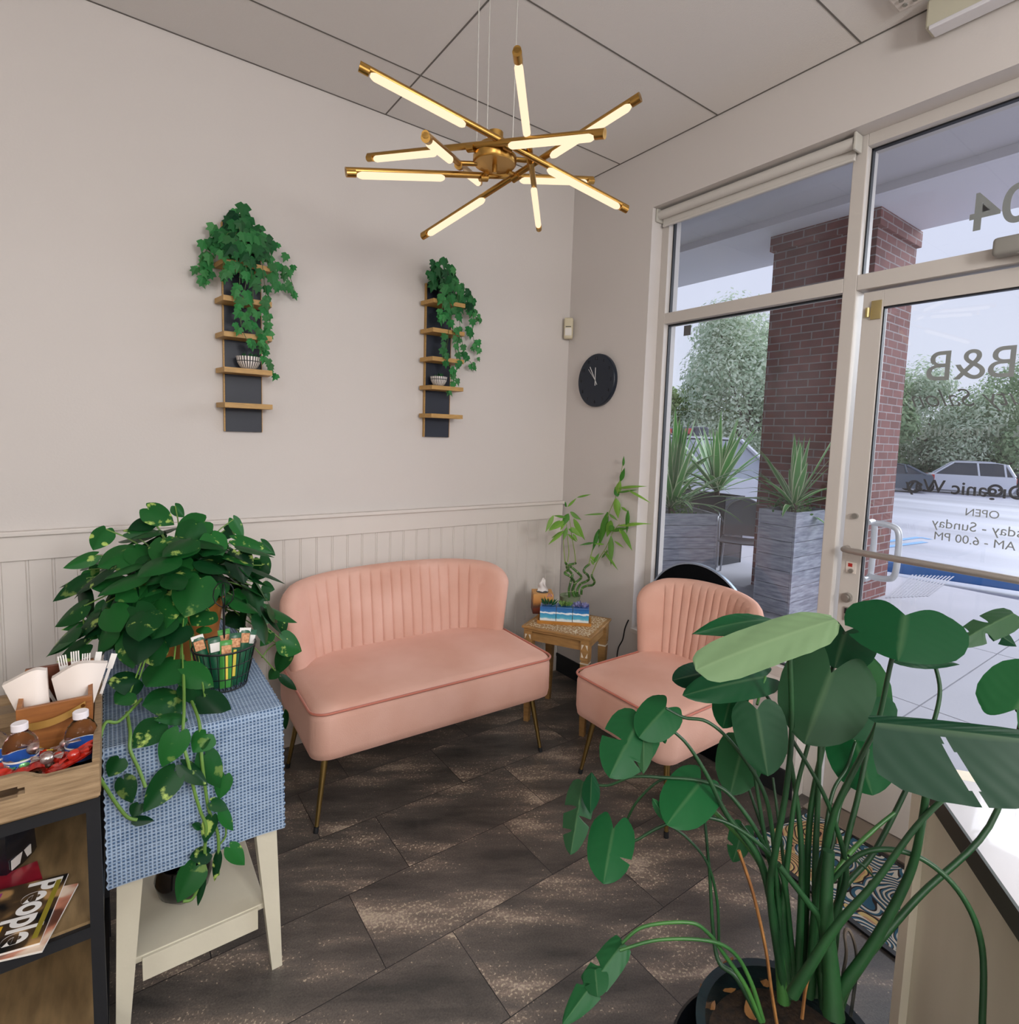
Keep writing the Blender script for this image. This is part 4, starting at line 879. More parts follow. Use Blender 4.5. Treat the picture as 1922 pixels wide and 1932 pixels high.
for k, (dx, dy, ln_, tl, mm, lb) in enumerate(((-.045, -.022, .150, -12, M_gbar, 'green snack bar with a white end at the left of the wire basket'), (-.022, -.038, .138, -4, M_gbar, 'dark green snack bar second from left in the wire basket'), (-.004, -.050, .128, 2, M_g2, 'bright green snack bar with a yellow band at the front of the wire basket'),
                                        (.018, -.040, .142, 5, M_gbar, 'green snack bar right of the bright green one in the basket'), (.036, -.024, .150, 10, M_gbar, 'green snack bar with oat picture leaning right in the basket'), (.05, -.004, .138, 14, M_gbar, 'dark green snack bar at the right rim of the basket'), (.01, -.012, .150, -3, M_g2, 'light green snack bar standing behind the others in the basket'))):
    c_ = bc+Vector((dx*.8, dy*.8, .008)); t = thing('snack_bar', lb, 'snack bar', c_, 0, 'snack bars in the wire basket')
    upv = Vector((math.sin(R(tl)), .12, 1)).normalized(); sx_ = Vector((1, 0, -upv.x)).normalized(); fy = sx_.cross(upv).normalized()
    b = MB(); rows = []
    for side in (1, -1):
        for i in range(9):
            v_ = i/8; th = .0075*math.sin(math.pi*min(1, max(0, v_)))**.4 if 0 < v_ < 1 else .0006
            rows.append([c_+upv*(ln_*v_)+sx_*(u_*.0155)+fy*(-side*th*(1-abs(u_)**3)) for u_ in (-1, -.6, 0, .6, 1)])
    b.grid(rows[:9]); b.grid(rows[9:]); b.build('wrapper', mm, t, smooth=60)
    f_ = -fy*.0 
    MB().obox(c_+upv*(ln_*.84)+fy*.0062, sx_, fy, upv, .0125, .0022, ln_*.09, .001).build('oat_picture', M_oat if k % 2 == 0 or k == 3 else M_wht, t)
    MB().obox(c_+upv*(ln_*.985)+fy*.0, sx_, fy, upv, .015, .0012, .006).build('crimped_end', M_wht if k in (0, 4) else mm, t)
    if k in (2, 3): MB().obox(c_+upv*(ln_*.45)+fy*.0068, sx_, fy, upv, .004, .0018, ln_*.26, .001).build('yellow_band', M_yel, t)
# ================================================================== RACK WITH TRAY
M_rwood = mat('rack_wood', '#8C7353', .5, c2='#6A563C', vscale=9, stretch=(1, 5, 5), bump=.05); M_rmet = mat('black_frame', '#0C0F15', .5)
M_rwood2 = mat('rack_shelf_wood', '#8A7250', .5, c2='#6C583D', vscale=9, stretch=(5, 1, 5), bump=.05)
rk = thing('shelf_rack', 'wood and black metal shelf rack at the left edge of the room', 'shelf rack', (-2.58, -1.05, 0))
RX0, RX1, RY0, RY1, RZ = -2.95, -2.300, -1.335, -.74, .772
b = MB()
for x_ in (RX0, RX1-.022):
    for y_ in (RY0, RY1-.022): b.box(x_, x_+.022, y_, y_+.022, 0, RZ-.02)
for z in (RZ-.045, .462, .10):
    b.box(RX0+.022, RX1-.022, RY0+.001, RY0+.020, z, z+.024); b.box(RX0+.022, RX1-.022, RY1-.020, RY1-.001, z, z+.024)
    b.box(RX0+.001, RX0+.020, RY0+.022, RY1-.022, z, z+.024); b.box(RX1-.020, RX1-.001, RY0+.022, RY1-.022, z, z+.024)
b.build('metal_frame', M_rmet, rk)
MB().box(RX0+.001, RX1-.001, RY0+.001, RY1-.001, RZ-.021, RZ-.001, .002).build('top_board', M_rwood, rk)
for z in (.480, .118): MB().box(RX0+.012, RX1-.012, RY0+.012, RY1-.012, z, z+.012).build('shelf_board', M_rwood2, rk)
MB().box(RX0+.02, RX1-.02, RY1-.018, RY1-.006, .13, RZ-.05).build('back_board', M_rwood2, rk)
M_twood = mat('weathered_tray_wood', '#9C8465', .55, c2='#7A6348', vscale=14, stretch=(1, 8, 9), bump=.12)
ty = thing('serving_tray', 'weathered wooden serving tray with cut handles on top of the rack', 'tray', (-2.5, -1.15, RZ))
X0, X1, Y0, Y1 = -2.69, -2.297, -1.365, -.955
def side(ypl, yt):
    top = []
    N_ = 40
    for k in range(N_+1):
        u_ = k/N_; x_ = X1-.001-(X1-X0-.002)*u_; du = abs(u_-.5)*(X1-X0)
        h = .064 + (.017*(.5-.5*math.cos(math.pi*min(1, max(0, (.120-du)/.04)))))
        top.append((x_, h))
    b = MB()
    hx0, hx1, hz0, hz1 = (X0+X1)/2-.085, (X0+X1)/2+.085, .040, .060
    pts = top
    for k in range(N_):
        (xa, ha), (xb, hb) = pts[k], pts[k+1]
        segs = [(0, None)]
        inh = hx0 < (xa+xb)/2 < hx1
        if inh:
            mid = abs((xa+xb)/2-(hx0+hx1)/2); rr_ = .010*math.sqrt(max(0, 1-max(0, (mid-.075)/.010)**2))
            za, zb_ = .050-rr_, .050+rr_
            for q0, q1a, q1b in ((0, za, za), (zb_, ha, hb)): b.prism([(xa, ypl, RZ+q0), (xb, ypl, RZ+q0), (xb, ypl, RZ+q1b), (xa, ypl, RZ+q1a)], (0, yt, 0))
        else: b.prism([(xa, ypl, RZ), (xb, ypl, RZ), (xb, ypl, RZ+hb), (xa, ypl, RZ+ha)], (0, yt, 0))
    bmesh.ops.remove_doubles(b.b, verts=b.b.verts, dist=1e-5)
    fd = {}
    for f in list(b.b.faces):
        c_ = f.calc_center_median(); k = (round(c_.x, 5), round(c_.y, 5), round(c_.z, 5)); fd.setdefault(k, []).append(f)
    dead = [f for v_ in fd.values() if len(v_) > 1 for f in v_]
    bmesh.ops.delete(b.b, geom=dead, context='FACES'); return b
side(Y0, .013).build('handle_side', M_twood, ty); side(Y1-.013, .013).build('handle_side', M_twood, ty)
MB().box(X0, X0+.012, Y0+.013, Y1-.013, RZ, RZ+.074).box(X1-.012, X1, Y0+.013, Y1-.013, RZ, RZ+.070).build('side_rail', M_twood, ty)
MB().box(X0+.012, X1-.012, Y0+.013, Y1-.013, RZ+.001, RZ+.008).build('tray_base', M_twood, ty)
ZB = RZ+.008
# caddy
M_cwood = mat('caddy_wood', '#9A6230', .45, c2='#7C4A22', vscale=10, stretch=(1, 6, 8)); M_leather = mat('tan_strap', '#9A7436', .5)
cy = thing('wooden_caddy', 'brown wooden caddy with a strap handle holding napkins and forks in the tray', 'caddy', (-2.37, -1.09, ZB))
a0, a1, b0, b1 = -2.436, -2.311, -1.160, -.975
c_ = MB(); 
MB().box(a0, a1, b0, b0+.009, ZB, ZB+.112, .001).build('front_board', M_cwood, cy)
MB().box(a0, a1, b1-.009, b1, ZB, ZB+.134, .001).build('back_board', mat('dark_caddy_wood', '#5E301B', .5), cy)
MB().prism([(a0, b0+.009, ZB), (a0, b1-.009, ZB), (a0, b1-.009, ZB+.134), (a0, b0+.009, ZB+.110)], (.008, 0, 0)).prism([(a1-.008, b0+.009, ZB), (a1-.008, b1-.009, ZB), (a1-.008, b1-.009, ZB+.134), (a1-.008, b0+.009, ZB+.110)], (.008, 0, 0)).build('end_board', M_cwood, cy)
MB().box(a0+.062, a0+.068, b0+.009, b1-.009, ZB+.004, ZB+.085).build('divider', M_cwood, cy)
MB().box(a0+.008, a1-.008, b0+.009, b1-.009, ZB, ZB+.004).build('base_board', M_cwood, cy)
s_ = MB(); pts = []
for k in range(13): u_ = k/12; pts.append((a0+.012+(a1-a0-.024)*u_, b0-.004-.010*math.sin(math.pi*u_), ZB+.072-.006*math.sin(math.pi*u_)+.024*u_))
s_.grid([[Vector(p)+Zv*.0075 for p in pts], [Vector(p)-Zv*.0075 for p in pts]]); s_.grid([[Vector(p)+Zv*.0075+Y*.002 for p in pts], [Vector(p)-Zv*.0075+Y*.002 for p in pts]])
so_ = s_.build('strap_handle', M_leather, cy, smooth=180)
MB().cyl(Vector(pts[-1])+Vector((-.004, -.003, 0)), Vector(pts[-1])+Vector((-.004, .004, 0)), .004, 14).cyl(Vector(pts[0])+Vector((.004, -.003, 0)), Vector(pts[0])+Vector((.004, .004, 0)), .004, 14).build('strap_rivet', M_cb, so_)
# napkins folded as cones
M_nap = mat('white_napkin', '#E3D9D2', .85)
def napkin(label, lo, hi, grp='folded napkins in the caddy'):
    """lo: three points low in the caddy, hi: three points of the fanned top edge (left, middle, right)"""
    b = MB(); lo = smoothpath([Vector(p) for p in lo], 6); hi = smoothpath([Vector(p) for p in hi], 6); rows = []
    for i in range(9):
        t_ = i/8; rows.append([a_.lerp(c_, t_)-Y*(.010*math.sin(math.pi*k/12)*(.5+t_)) for k, (a_, c_) in enumerate(zip(lo, hi))])
    rows2 = [[v+Vector((0, .012+.012*i/8, -.002)) for v in r] for i, r in enumerate(rows)]
    b.grid(rows); b.grid(rows2); b.grid([rows[-1], rows2[-1]]); b.grid([[r[0] for r in rows], [r[0] for r in rows2]]); b.grid([[r[-1] for r in rows], [r[-1] for r in rows2]])
    return tag(b.build('napkin', M_nap, smooth=40), label, 'napkin', grp)
napkin('folded white napkin leaning out of the left side of the wooden caddy', [(-2.422, -1.10, ZB+.02), (-2.405, -1.11, ZB+.02), (-2.385, -1.10, ZB+.02)], [(-2.462, -1.10, .928), (-2.412, -1.10, .954), (-2.390, -1.10, .945)])
napkin('fanned white napkin with forks behind it in the right side of the caddy', [(-2.365, -1.09, ZB+.03), (-2.340, -1.10, ZB+.02), (-2.322, -1.09, ZB+.03)], [(-2.383, -1.09, .920), (-2.335, -1.10, .952), (-2.283, -1.09, .934)])
M_fork = mat('white_plastic', '#DEDAD6', .35)
for k in range(6):
    xk = -2.358+.0085*k; ln_ = (-.42, -.12, -.02, .06, .16, .32)[k]; up = Vector((ln_, .15, 1)).normalized(); s2 = up.cross(Y).normalized(); base = Vector((xk, b0+.115+.004*(k % 2), ZB+.008)); tpz = .148+(.006*(k % 3))
    if k in (0, 5): tpz -= .012
    f_ = MB(); f_.obox(base+up*tpz*.42, s2, s2.cross(up), up, .003, .0012, tpz*.42)
    if k in (0, 4, 5): # spoons and knives
        f_.obox(base+up*(tpz*.90), s2, s2.cross(up), up, .0062, .001, tpz*.12, .0008)
    else:
        f_.obox(base+up*(tpz*.84), s2, s2.cross(up), up, .008, .001, .007)
        for q in range(4): f_.obox(base+up*(tpz*.84+.017)+s2*(-.0066+.0044*q), s2, s2.cross(up), up, .0013, .0009, .014)
    nm = 'plastic_fork' if k in (1, 2, 3) else 'plastic_knife'
    lbl = ('white plastic knife leaning far left behind the fanned napkin', 'white plastic fork at the left behind the fanned napkin', 'middle white plastic fork behind the fanned napkin', 'white plastic fork right of the middle one behind the napkin', 'curved white plastic knife right of the forks', 'white plastic knife leaning far right beside the forks')[k]
    tag(f_.build(nm, M_fork), lbl, 'cutlery', 'plastic cutlery in the caddy')
# water bottles
M_pet = bpy.data.materials.new('clear_plastic'); M_pet.use_nodes = True; p_ = M_pet.node_tree.nodes['Principled BSDF']
p_.inputs['Transmission Weight'].default_value = 1; p_.inputs['Roughness'].default_value = .03; p_.inputs['IOR'].default_value = 1.18; p_.inputs['Base Color'].default_value = (.97, .98, 1, 1)
M_lbl = mat('blue_bottle_label', '#1F4C9C', .35, c2='#2F62B4', vscale=60); M_cap = mat('white_cap', '#DAD5DA', .4)
def bottle(label, x_, y_):
    t = thing('water_bottle', label, 'water bottle', (x_, y_, ZB), 0, 'small water bottles in the tray'); c0 = Vector((x_, y_, ZB)); k = .93
    prof = [(0, .0), (.026, 0), (.0295, .004), (.0295, .055), (.0305, .058), (.0295, .062), (.0305, .066), (.0292, .070), (.0285, .076), (.024, .086), (.0165, .095), (.0115, .101), (.0110, .112), (0, .112)]
    MB().lathe([(a_*k, b_*k) for a_, b_ in prof], c0, 32).build('bottle_body', M_pet, t, smooth=50)
    MB().lathe([(0, .1035*k), (.0145*k, .1035*k), (.0145*k, .117*k), (.0130*k, .1185*k), (0, .1185*k)], c0, 24).build('cap', M_cap, t, smooth=40)
    MB().lathe([(.0299*k, .014*k), (.0302*k, .014*k), (.0302*k, .046*k), (.0299*k, .046*k), (.0299*k, .014*k)], c0, 32).build('label_band', M_lbl, t, smooth=40)
    MB().lathe([(.0303*k, .043*k), (.0305*k, .043*k), (.0305*k, .047*k), (.0303*k, .047*k), (.0303*k, .043*k)], c0, 32).build('label_stripe', M_wht, t, smooth=40)
bottle('small water bottle with blue label in front of the caddy, nearest the blue cloth', -2.329, -1.225)
bottle('small water bottle with blue label left of the caddy front', -2.424, -1.222)
bottle('small water bottle cut off by the left edge of the photo', -2.470, -1.195)
# candies
M_red2 = mat('red_candy_wrapper', '#C22A18', .22, coat=.6, c2='#8E1712', vscale=60); M_sil = mat('silver_candy_foil', '#C9C2BE', .22, metal=.7, c2='#8E5550', vscale=90)
M_ycan = mat('yellow_candy_foil', '#D9BE4C', .25, metal=.4); M_grn = mat('green_candy_foil', '#4FA060', .25, metal=.4, c2='#7FC080', vscale=90)
cl = [((70, 1426), M_ycan, 'yellow foil candy in the tray'), ((45, 1451), M_grn, 'green foil candy in the tray'), ((88, 1438), M_sil, 'silver foil candy beside the yellow one'), ((62, 1440), M_sil, 'silver foil candy between the yellow and green ones'), ((105, 1430), M_sil, 'silver foil candy in the middle of the heap'), ((124, 1432), M_red2, 'bright red wrapped candy right of the heap'), ((112, 1450), M_red2, 'red wrapped candy at the tray front'), ((90, 1455), M_sil, 'silver foil candy at the tray front'), ((10, 1445), M_red2, 'red wrapped candy at the left edge'), ((20, 1460), M_sil, 'silver foil candy at the left front'), ((125, 1418), M_sil, 'silver candy with a green print on top of the heap'), ((140, 1442), M_red2, 'red wrapped candy under the long red wrapper'), ((30, 1432), M_red2, 'red wrapped candy behind the green one')]
for k, (px, mm, lb) in enumerate(cl):
    p = at(px[0], px[1], 2, ZB+.016+.006*(k % 3)); p.y = max(p.y, Y0+.045); p.z = ZB+.024+.008*(k % 4)
    a = random.uniform(0, 3.14); d_ = Vector((math.cos(a), math.sin(a), random.uniform(-.1, .3))).normalized(); s2 = d_.cross(Zv).normalized()
    rmx = Matrix((( d_.x, s2.x, 0, 0), (d_.y, s2.y, 0, 0), (d_.z, s2.z, 1, 0), (0, 0, 0, 1)))
    t = thing('wrapped_candy', lb, 'candy', p, 0, 'wrapped candies in the tray')
    b = MB(); b.tube([p-d_*.011, p-d_*.009, p-d_*.003, p+d_*.004, p+d_*.009, p+d_*.011], [.002, .0075, .0105, .0105, .0075, .002], 10); b.build('sweet', mm, t, smooth=60)
    for sg in (-1, 1):
        b = MB(); rows = []
        for i in range(4):
            t_ = i/3; rows.append([p+d_*sg*(.010+.014*t_)+s2*(u_*.010*t_+u_*.001)+Zv*(.002*math.sin(u_*7+k)+.001) for u_ in (-1, -.66, -.33, 0, .33, .66, 1)])
        b.grid(rows); b.build('wrapper_end', mm, t)
wr_ = MB()
rows = []
for i in range(10):
    t_ = i/9; p = Vector((-2.385+.075*t_, -1.275+.0*t_, ZB+.018+.036*t_)); rows.append([p+Vector((.006*math.sin(u_*6+i), u_*(.012+.016*t_), .004*math.sin(u_*11+i*.7))) for u_ in (-1, -.75, -.5, -.25, 0, .25, .5, .75, 1)])
wr_.grid(rows); wr_.grid([[v+Vector((0, .001, -.004)) for v in r] for r in rows]); tag(wr_.build('candy_wrapper', M_red2, smooth=60), 'long crumpled red cellophane wrapper lying at the right end of the tray', 'candy wrapper')
wr_ = MB(); rows = []
for i in range(14):
    t_ = i/13; p = Vector((-2.50+.115*t_, -1.262+.006*math.sin(t_*9), ZB+.036+.005*math.sin(t_*7))); rows.append([p+Vector((.004*math.sin(u_*6+i), u_*.034, .006*math.sin(u_*9+i*.9))) for u_ in (-1, -.75, -.5, -.25, 0, .25, .5, .75, 1)])
wr_.grid(rows); wr_.grid([[v+Vector((0, .001, -.003)) for v in r] for r in rows]); tag(wr_.build('candy_wrapper', M_red2, smooth=60), 'crumpled red cellophane lying under the candies at the left of the tray', 'candy wrapper')
# magazines on the rack shelf
ZS = .4925
M_pap = mat('magazine_pages', '#CFC9C2', .6)
def cover(name, c1, c2, c3):
    m = mat(name, c1, .28, coat=.3); n = m.node_tree.nodes; l = m.node_tree.links; b = n['Principled BSDF']
    tc = n.new('ShaderNodeTexCoord'); vo = n.new('ShaderNodeTexNoise'); vo.inputs['Scale'].default_value = 16; l.new(tc.outputs['Object'], vo.inputs['Vector'])
    r = n.new('ShaderNodeValToRGB'); r.color_ramp.interpolation = 'EASE'; e = r.color_ramp.elements; e[0].position = .38; e[0].color = C(c1); e[1].position = .66; e[1].color = C(c3); q = e.new(.53); q.color = C(c2)
    l.new(vo.outputs['Fac'], r.inputs[0]); l.new(r.outputs[0], b.inputs['Base Color']); return m
def magazine(label, c_, ang, cov, z, s=(.20, .27)):
    ux_ = Vector((math.cos(R(ang)), math.sin(R(ang)), 0)); uy_ = Vector((-ux_.y, ux_.x, 0)); c_ = Vector((c_[0], c_[1], z))
    t = thing('magazine', label, 'magazine', c_, R(ang), 'magazines on the rack shelf')
    MB().obox(c_+Zv*.0025, ux_, uy_, Zv, s[0]/2, s[1]/2, .0020).build('pages', M_pap, t); co = MB().obox(c_+Zv*.0048, ux_, uy_, Zv, s[0]/2, s[1]/2, .0003).build('cover', cov, t); return t, c_, ux_, uy_
# cover directions come from where its corners lie on the shelf
mA = at(129, 1647, 2, ZS+.015); mB_ = at(75, 1778, 2, ZS+.015)
up_dir = (mA-mB_); up_dir.z = 0; md_ = up_dir.length; up_dir.normalize()
ang = math.degrees(math.atan2(up_dir.y, up_dir.x))          # title runs down the edge from mA to mB
sd = Vector((-up_dir.y, up_dir.x, 0))
magazine('magazine with a red cover edge, bottom of the pile', (-2.475, -1.190), ang+22, cover('red_cover', '#7C1626', '#8C1C2C', '#A02A35'), ZS, (.21, .15))
magazine('magazine with food photographs sticking out on the right under the top one', tuple((mA+mB_)/2+sd*.090+up_dir*-.012+Vector((.006, -.004, 0)))[:2], ang-6, cover('food_cover', '#5E3A2E', '#B87A62', '#D9C4B0'), ZS+.005, (md_*.9, .2))
cc_ = (mA+mB_)/2+sd*.10
t, c_, ux_, uy_ = magazine('glossy dark magazine with a large white title, on top of the pile', tuple(cc_)[:2], ang, cover('dark_cover', '#15181A', '#4A3A2A', '#B08A5A'), ZS+.010, (md_, .2))
M_wt = mat('white_title', '#E6E3E0', .4)
# the title reads from the far corner down the edge: letters stand towards the pile middle
o_ = mA+sd*.062-up_dir*.004; o_.z = ZS+.0155
text('title_lettering', 'People', M_wt, o_, -up_dir, -sd, .078, t, 'LEFT', .0002, bold=.002, xs=md_/.235)
b = MB(); q_ = mA-up_dir*md_*.5+sd*.012; q_.z = ZS+.0155; b.obox(q_, up_dir, sd, Zv, md_*.42, .0045, .0003); b.build('yellow_band', mat('magazine_gold', '#8C7F2C', .4), t)
q_ = mA-up_dir*md_*.70+sd*.086; q_.z = ZS+.0158; MB().obox(q_, up_dir, sd, Zv, .014, .012, .0003).build('yellow_block', mat('magazine_yellow', '#D9A92C', .4), t)
q_ = mA-up_dir*md_*.2+sd*.135; q_.z = ZS+.0157; MB().obox(q_, up_dir, sd, Zv, .022, .03, .0003).build('magenta_block', mat('magazine_magenta', '#93307A', .4), t)
# coffee bag
cf = thing('coffee_bag', 'dark foil coffee bag with white label standing on the rack shelf', 'coffee bag', (-2.46, -1.12, ZS))
M_cbag = mat('dark_foil_bag', '#11141D', .25, coat=.4, bump=.3, bscale=25)
p = at(35, 1612, 2, ZS)
MBg = Matrix.Translation((-2.505, -1.025, ZS)) @ Matrix.Rotation(R(-33), 4, 'Z')
b = MB(); rings = []
for z, hx_, hy_ in ((0, .062, .038), (.01, .066, .040), (.07, .064, .038), (.11, .060, .026), (.14, .058, .012), (.165, .056, .004)):
    rings.append([b.b.verts.new(MBg @ Vector((hx_*i, hy_*j+.003*math.sin(z*90+i), z))) for i, j in ((-1, -1), (0, -1.08), (1, -1), (1.06, 0), (1, 1), (0, 1.08), (-1, 1), (-1.06, 0))])
for i in range(5):
    for k in range(8): b.b.faces.new((rings[i][k], rings[i][(k+1) % 8], rings[i+1][(k+1) % 8], rings[i+1][k]))
b.b.faces.new(rings[0][::-1]); b.b.faces.new(rings[-1]); b.build('bag', M_cbag, cf, smooth=50)
MB().box(-.035, .045, -.0445, -.043, .008, .055, 0, 2, MBg).build('bag_label', M_wht, cf)
MB().box(.0675, .0690, -.028, .024, .010, .032, 0, 2, MBg).build('bag_label', M_wht, cf)
b = MB()
for k in range(5): b.box(-.030, .035-.01*(k % 2), -.0450, -.0446, .014+.008*k, .0165+.008*k, 0, 2, MBg)
b.build('label_print', M_dark, cf)
# ================================================================== POTHOS
M_poth = leafmat('pothos_leaf', '#082F18', '#266C2E', .4, .2, '#A9C265', 30, .60); M_pstem = mat('pothos_stem', '#5E8238', .5)
M_terra = mat('orange_planter', '#C07A38', .55)
def q4(x_, y_): return (80+x_/2.415, 930+y_/2.415)
PY = -.62
ptc = Vector((-2.095, PY, TC))
po = thing('pothos_plant', 'large trailing pothos in an orange pot spilling over the blue cloth', 'potted plant', ptc)
MB().lathe([(0, 0), (.085, 0), (.095, .02), (.115, .16), (.120, .17), (.120, .185), (.110, .185), (.105, .165), (0, .16)], ptc, 40).build('pot', M_terra, po, smooth=50)
MB().lathe([(0, .155), (.105, .157)], ptc, 24).build('soil', mat('potting_soil', '#2A2019', .9, bump=.4), po)
lf = MB(); vn = MB(); top = ptc+Zv*.17
def q4a(x_, y_, yy): return at(*q4(x_, y_), 1, yy)
# (attach x, y, tip x, y, width, depth y at attach, depth y at tip) in close-up pixels of the photograph
PL = [(480, 70, 605, 140, 95, -.6, -.62), (605, 60, 650, 110, 50, -.5, -.5), (500, 130, 390, 160, 60, -.6, -.62), (700, 140, 640, 245, 110, -.66, -.70), (290, 165, 230, 260, 85, -.62, -.66), (390, 180, 545, 175, 50, -.62, -.62), (740, 130, 600, 200, 120, -.64, -.66),
      (870, 120, 920, 205, 50, -.55, -.55), (830, 170, 880, 190, 60, -.5, -.5), (420, 260, 250, 330, 120, -.68, -.72), (240, 285, 90, 340, 60, -.66, -.66), (700, 245, 535, 262, 60, -.72, -.76), (770, 190, 820, 290, 100, -.7, -.74), (880, 215, 1060, 265, 60, -.58, -.56), (1000, 225, 1065, 285, 45, -.5, -.5),
      (890, 270, 920, 415, 110, -.72, -.76), (990, 300, 1030, 380, 70, -.55, -.55), (200, 390, 38, 495, 60, -.66, -.64), (370, 400, 225, 430, 90, -.72, -.74), (460, 420, 330, 490, 110, -.76, -.80), (520, 300, 430, 370, 110, -.72, -.76), (640, 300, 540, 400, 110, -.74, -.78), (720, 390, 650, 560, 175, -.82, -.90),
      (620, 360, 525, 390, 80, -.76, -.8), (800, 400, 760, 460, 90, -.72, -.76), (500, 440, 420, 530, 110, -.78, -.82), (190, 515, 45, 610, 75, -.66, -.62), (240, 590, 80, 620, 40, -.66, -.64), (290, 500, 260, 590, 70, -.7, -.72), (760, 540, 680, 600, 100, -.82, -.86), (590, 540, 540, 680, 130, -.84, -.90),
      (480, 590, 430, 780, 150, -.86, -.94), (340, 610, 280, 700, 110, -.76, -.80), (640, 610, 580, 700, 100, -.88, -.93), (200, 690, 60, 770, 80, -.7, -.68), (260, 620, 190, 650, 60, -.72, -.7), (600, 760, 470, 880, 160, -.95, -1.02), (440, 850, 300, 860, 110, -.97, -1.0), (400, 910, 330, 960, 90, -1.0, -1.02), (620, 930, 460, 960, 140, -1.02, -1.06),
      (640, 800, 780, 880, 110, -.98, -1.04), (690, 860, 690, 960, 120, -1.0, -1.06), (740, 930, 865, 1050, 110, -1.06, -1.12), (640, 1020, 510, 1030, 60, -1.10, -1.14), (530, 1050, 410, 1160, 115, -1.13, -1.17), (620, 1080, 540, 1250, 110, -1.16, -1.18), (740, 1080, 680, 1170, 100, -1.15, -1.17), (720, 1110, 760, 1110, 60, -1.15, -1.17),
      (740, 1190, 815, 1350, 95, -1.17, -1.19), (640, 1240, 760, 1330, 70, -1.19, -1.21), (600, 1270, 455, 1455, 115, -1.19, -1.22), (350, 1210, 300, 1290, 80, -1.17, -1.18), (370, 1300, 410, 1410, 75, -1.17, -1.18), (440, 1420, 410, 1480, 60, -1.18, -1.19), (420, 1490, 510, 1490, 40, -1.19, -1.2), (830, 1290, 800, 1400, 70, -1.18, -1.19), (770, 1410, 850, 1440, 50, -1.19, -1.20),
      (820, 1450, 875, 1540, 50, -1.19, -1.19), (770, 1480, 740, 1600, 60, -1.19, -1.19), (850, 1600, 915, 1670, 65, -1.16, -1.16), (760, 1640, 670, 1660, 70, -1.18, -1.19), (700, 1700, 610, 1870, 115, -1.18, -1.20), (730, 1760, 700, 1870, 30, -1.17, -1.17), (800, 1650, 780, 1770, 35, -1.18, -1.18), (720, 1520, 680, 1505, 30, -1.18, -1.18),
      (1000, 515, 1080, 560, 30, -.5, -.5), (980, 560, 1040, 590, 60, -.55, -.55), (1080, 570, 1110, 640, 60, -.45, -.45), (1090, 670, 1190, 720, 100, -.52, -.50), (1110, 720, 1070, 830, 75, -.5, -.48), (1040, 640, 990, 700, 50, -.55, -.55), (1090, 840, 1165, 900, 35, -.5, -.5), (1060, 810, 1030, 850, 50, -.55, -.55), (950, 440, 985, 600, 90, -.6, -.62), (900, 560, 830, 600, 90, -.68, -.7), (870, 470, 940, 500, 90, -.62, -.62),
      (1010, 420, 1060, 440, 50, -.5, -.5), (1000, 440, 1040, 490, 60, -.5, -.5), (1100, 1000, 1110, 1080, 35, -.4, -.4), (930, 620, 900, 690, 60, -.62, -.62), (560, 610, 600, 620, 90, -.86, -.88), (380, 640, 360, 680, 90, -.8, -.82), (740, 610, 720, 640, 60, -.85, -.87), (210, 350, 250, 390, 80, -.6, -.6), (1000, 330, 960, 400, 80, -.6, -.6)]
for (ax_, ay_, bx_, by_, wd, y0, y1) in PL:
    A_ = q4a(ax_, ay_, y0); B_ = q4a(bx_, by_, y1); Zd = (A_-CAM).dot(_f)
    wm = wd/2.415/FPX*Zd*1.12
    N_ = (CAM-A_).normalized()*.8+Vector((random.uniform(-.35, .35), random.uniform(-.3, 0), .75))
    if y0 < -1.14: A_.y = min(A_.y, -1.175); B_.y = min(B_.y, -1.185)
    leaf(lf, A_, B_, N_, wm, HEART, 10, 3, random.uniform(.12, .38), random.uniform(.05, .2), .16, tint=(random.uniform(0, .8), 0, random.choice((0, .3, .9, 1)), 1))
    if y0 > -1.14 and (A_-top).length < .5: vn.tube(smoothpath([top+Vector((random.uniform(-.07, .07), random.uniform(-.07, .07), -.01)), top.lerp(A_, .5)+Zv*.05, A_], 4), .0022, 5)
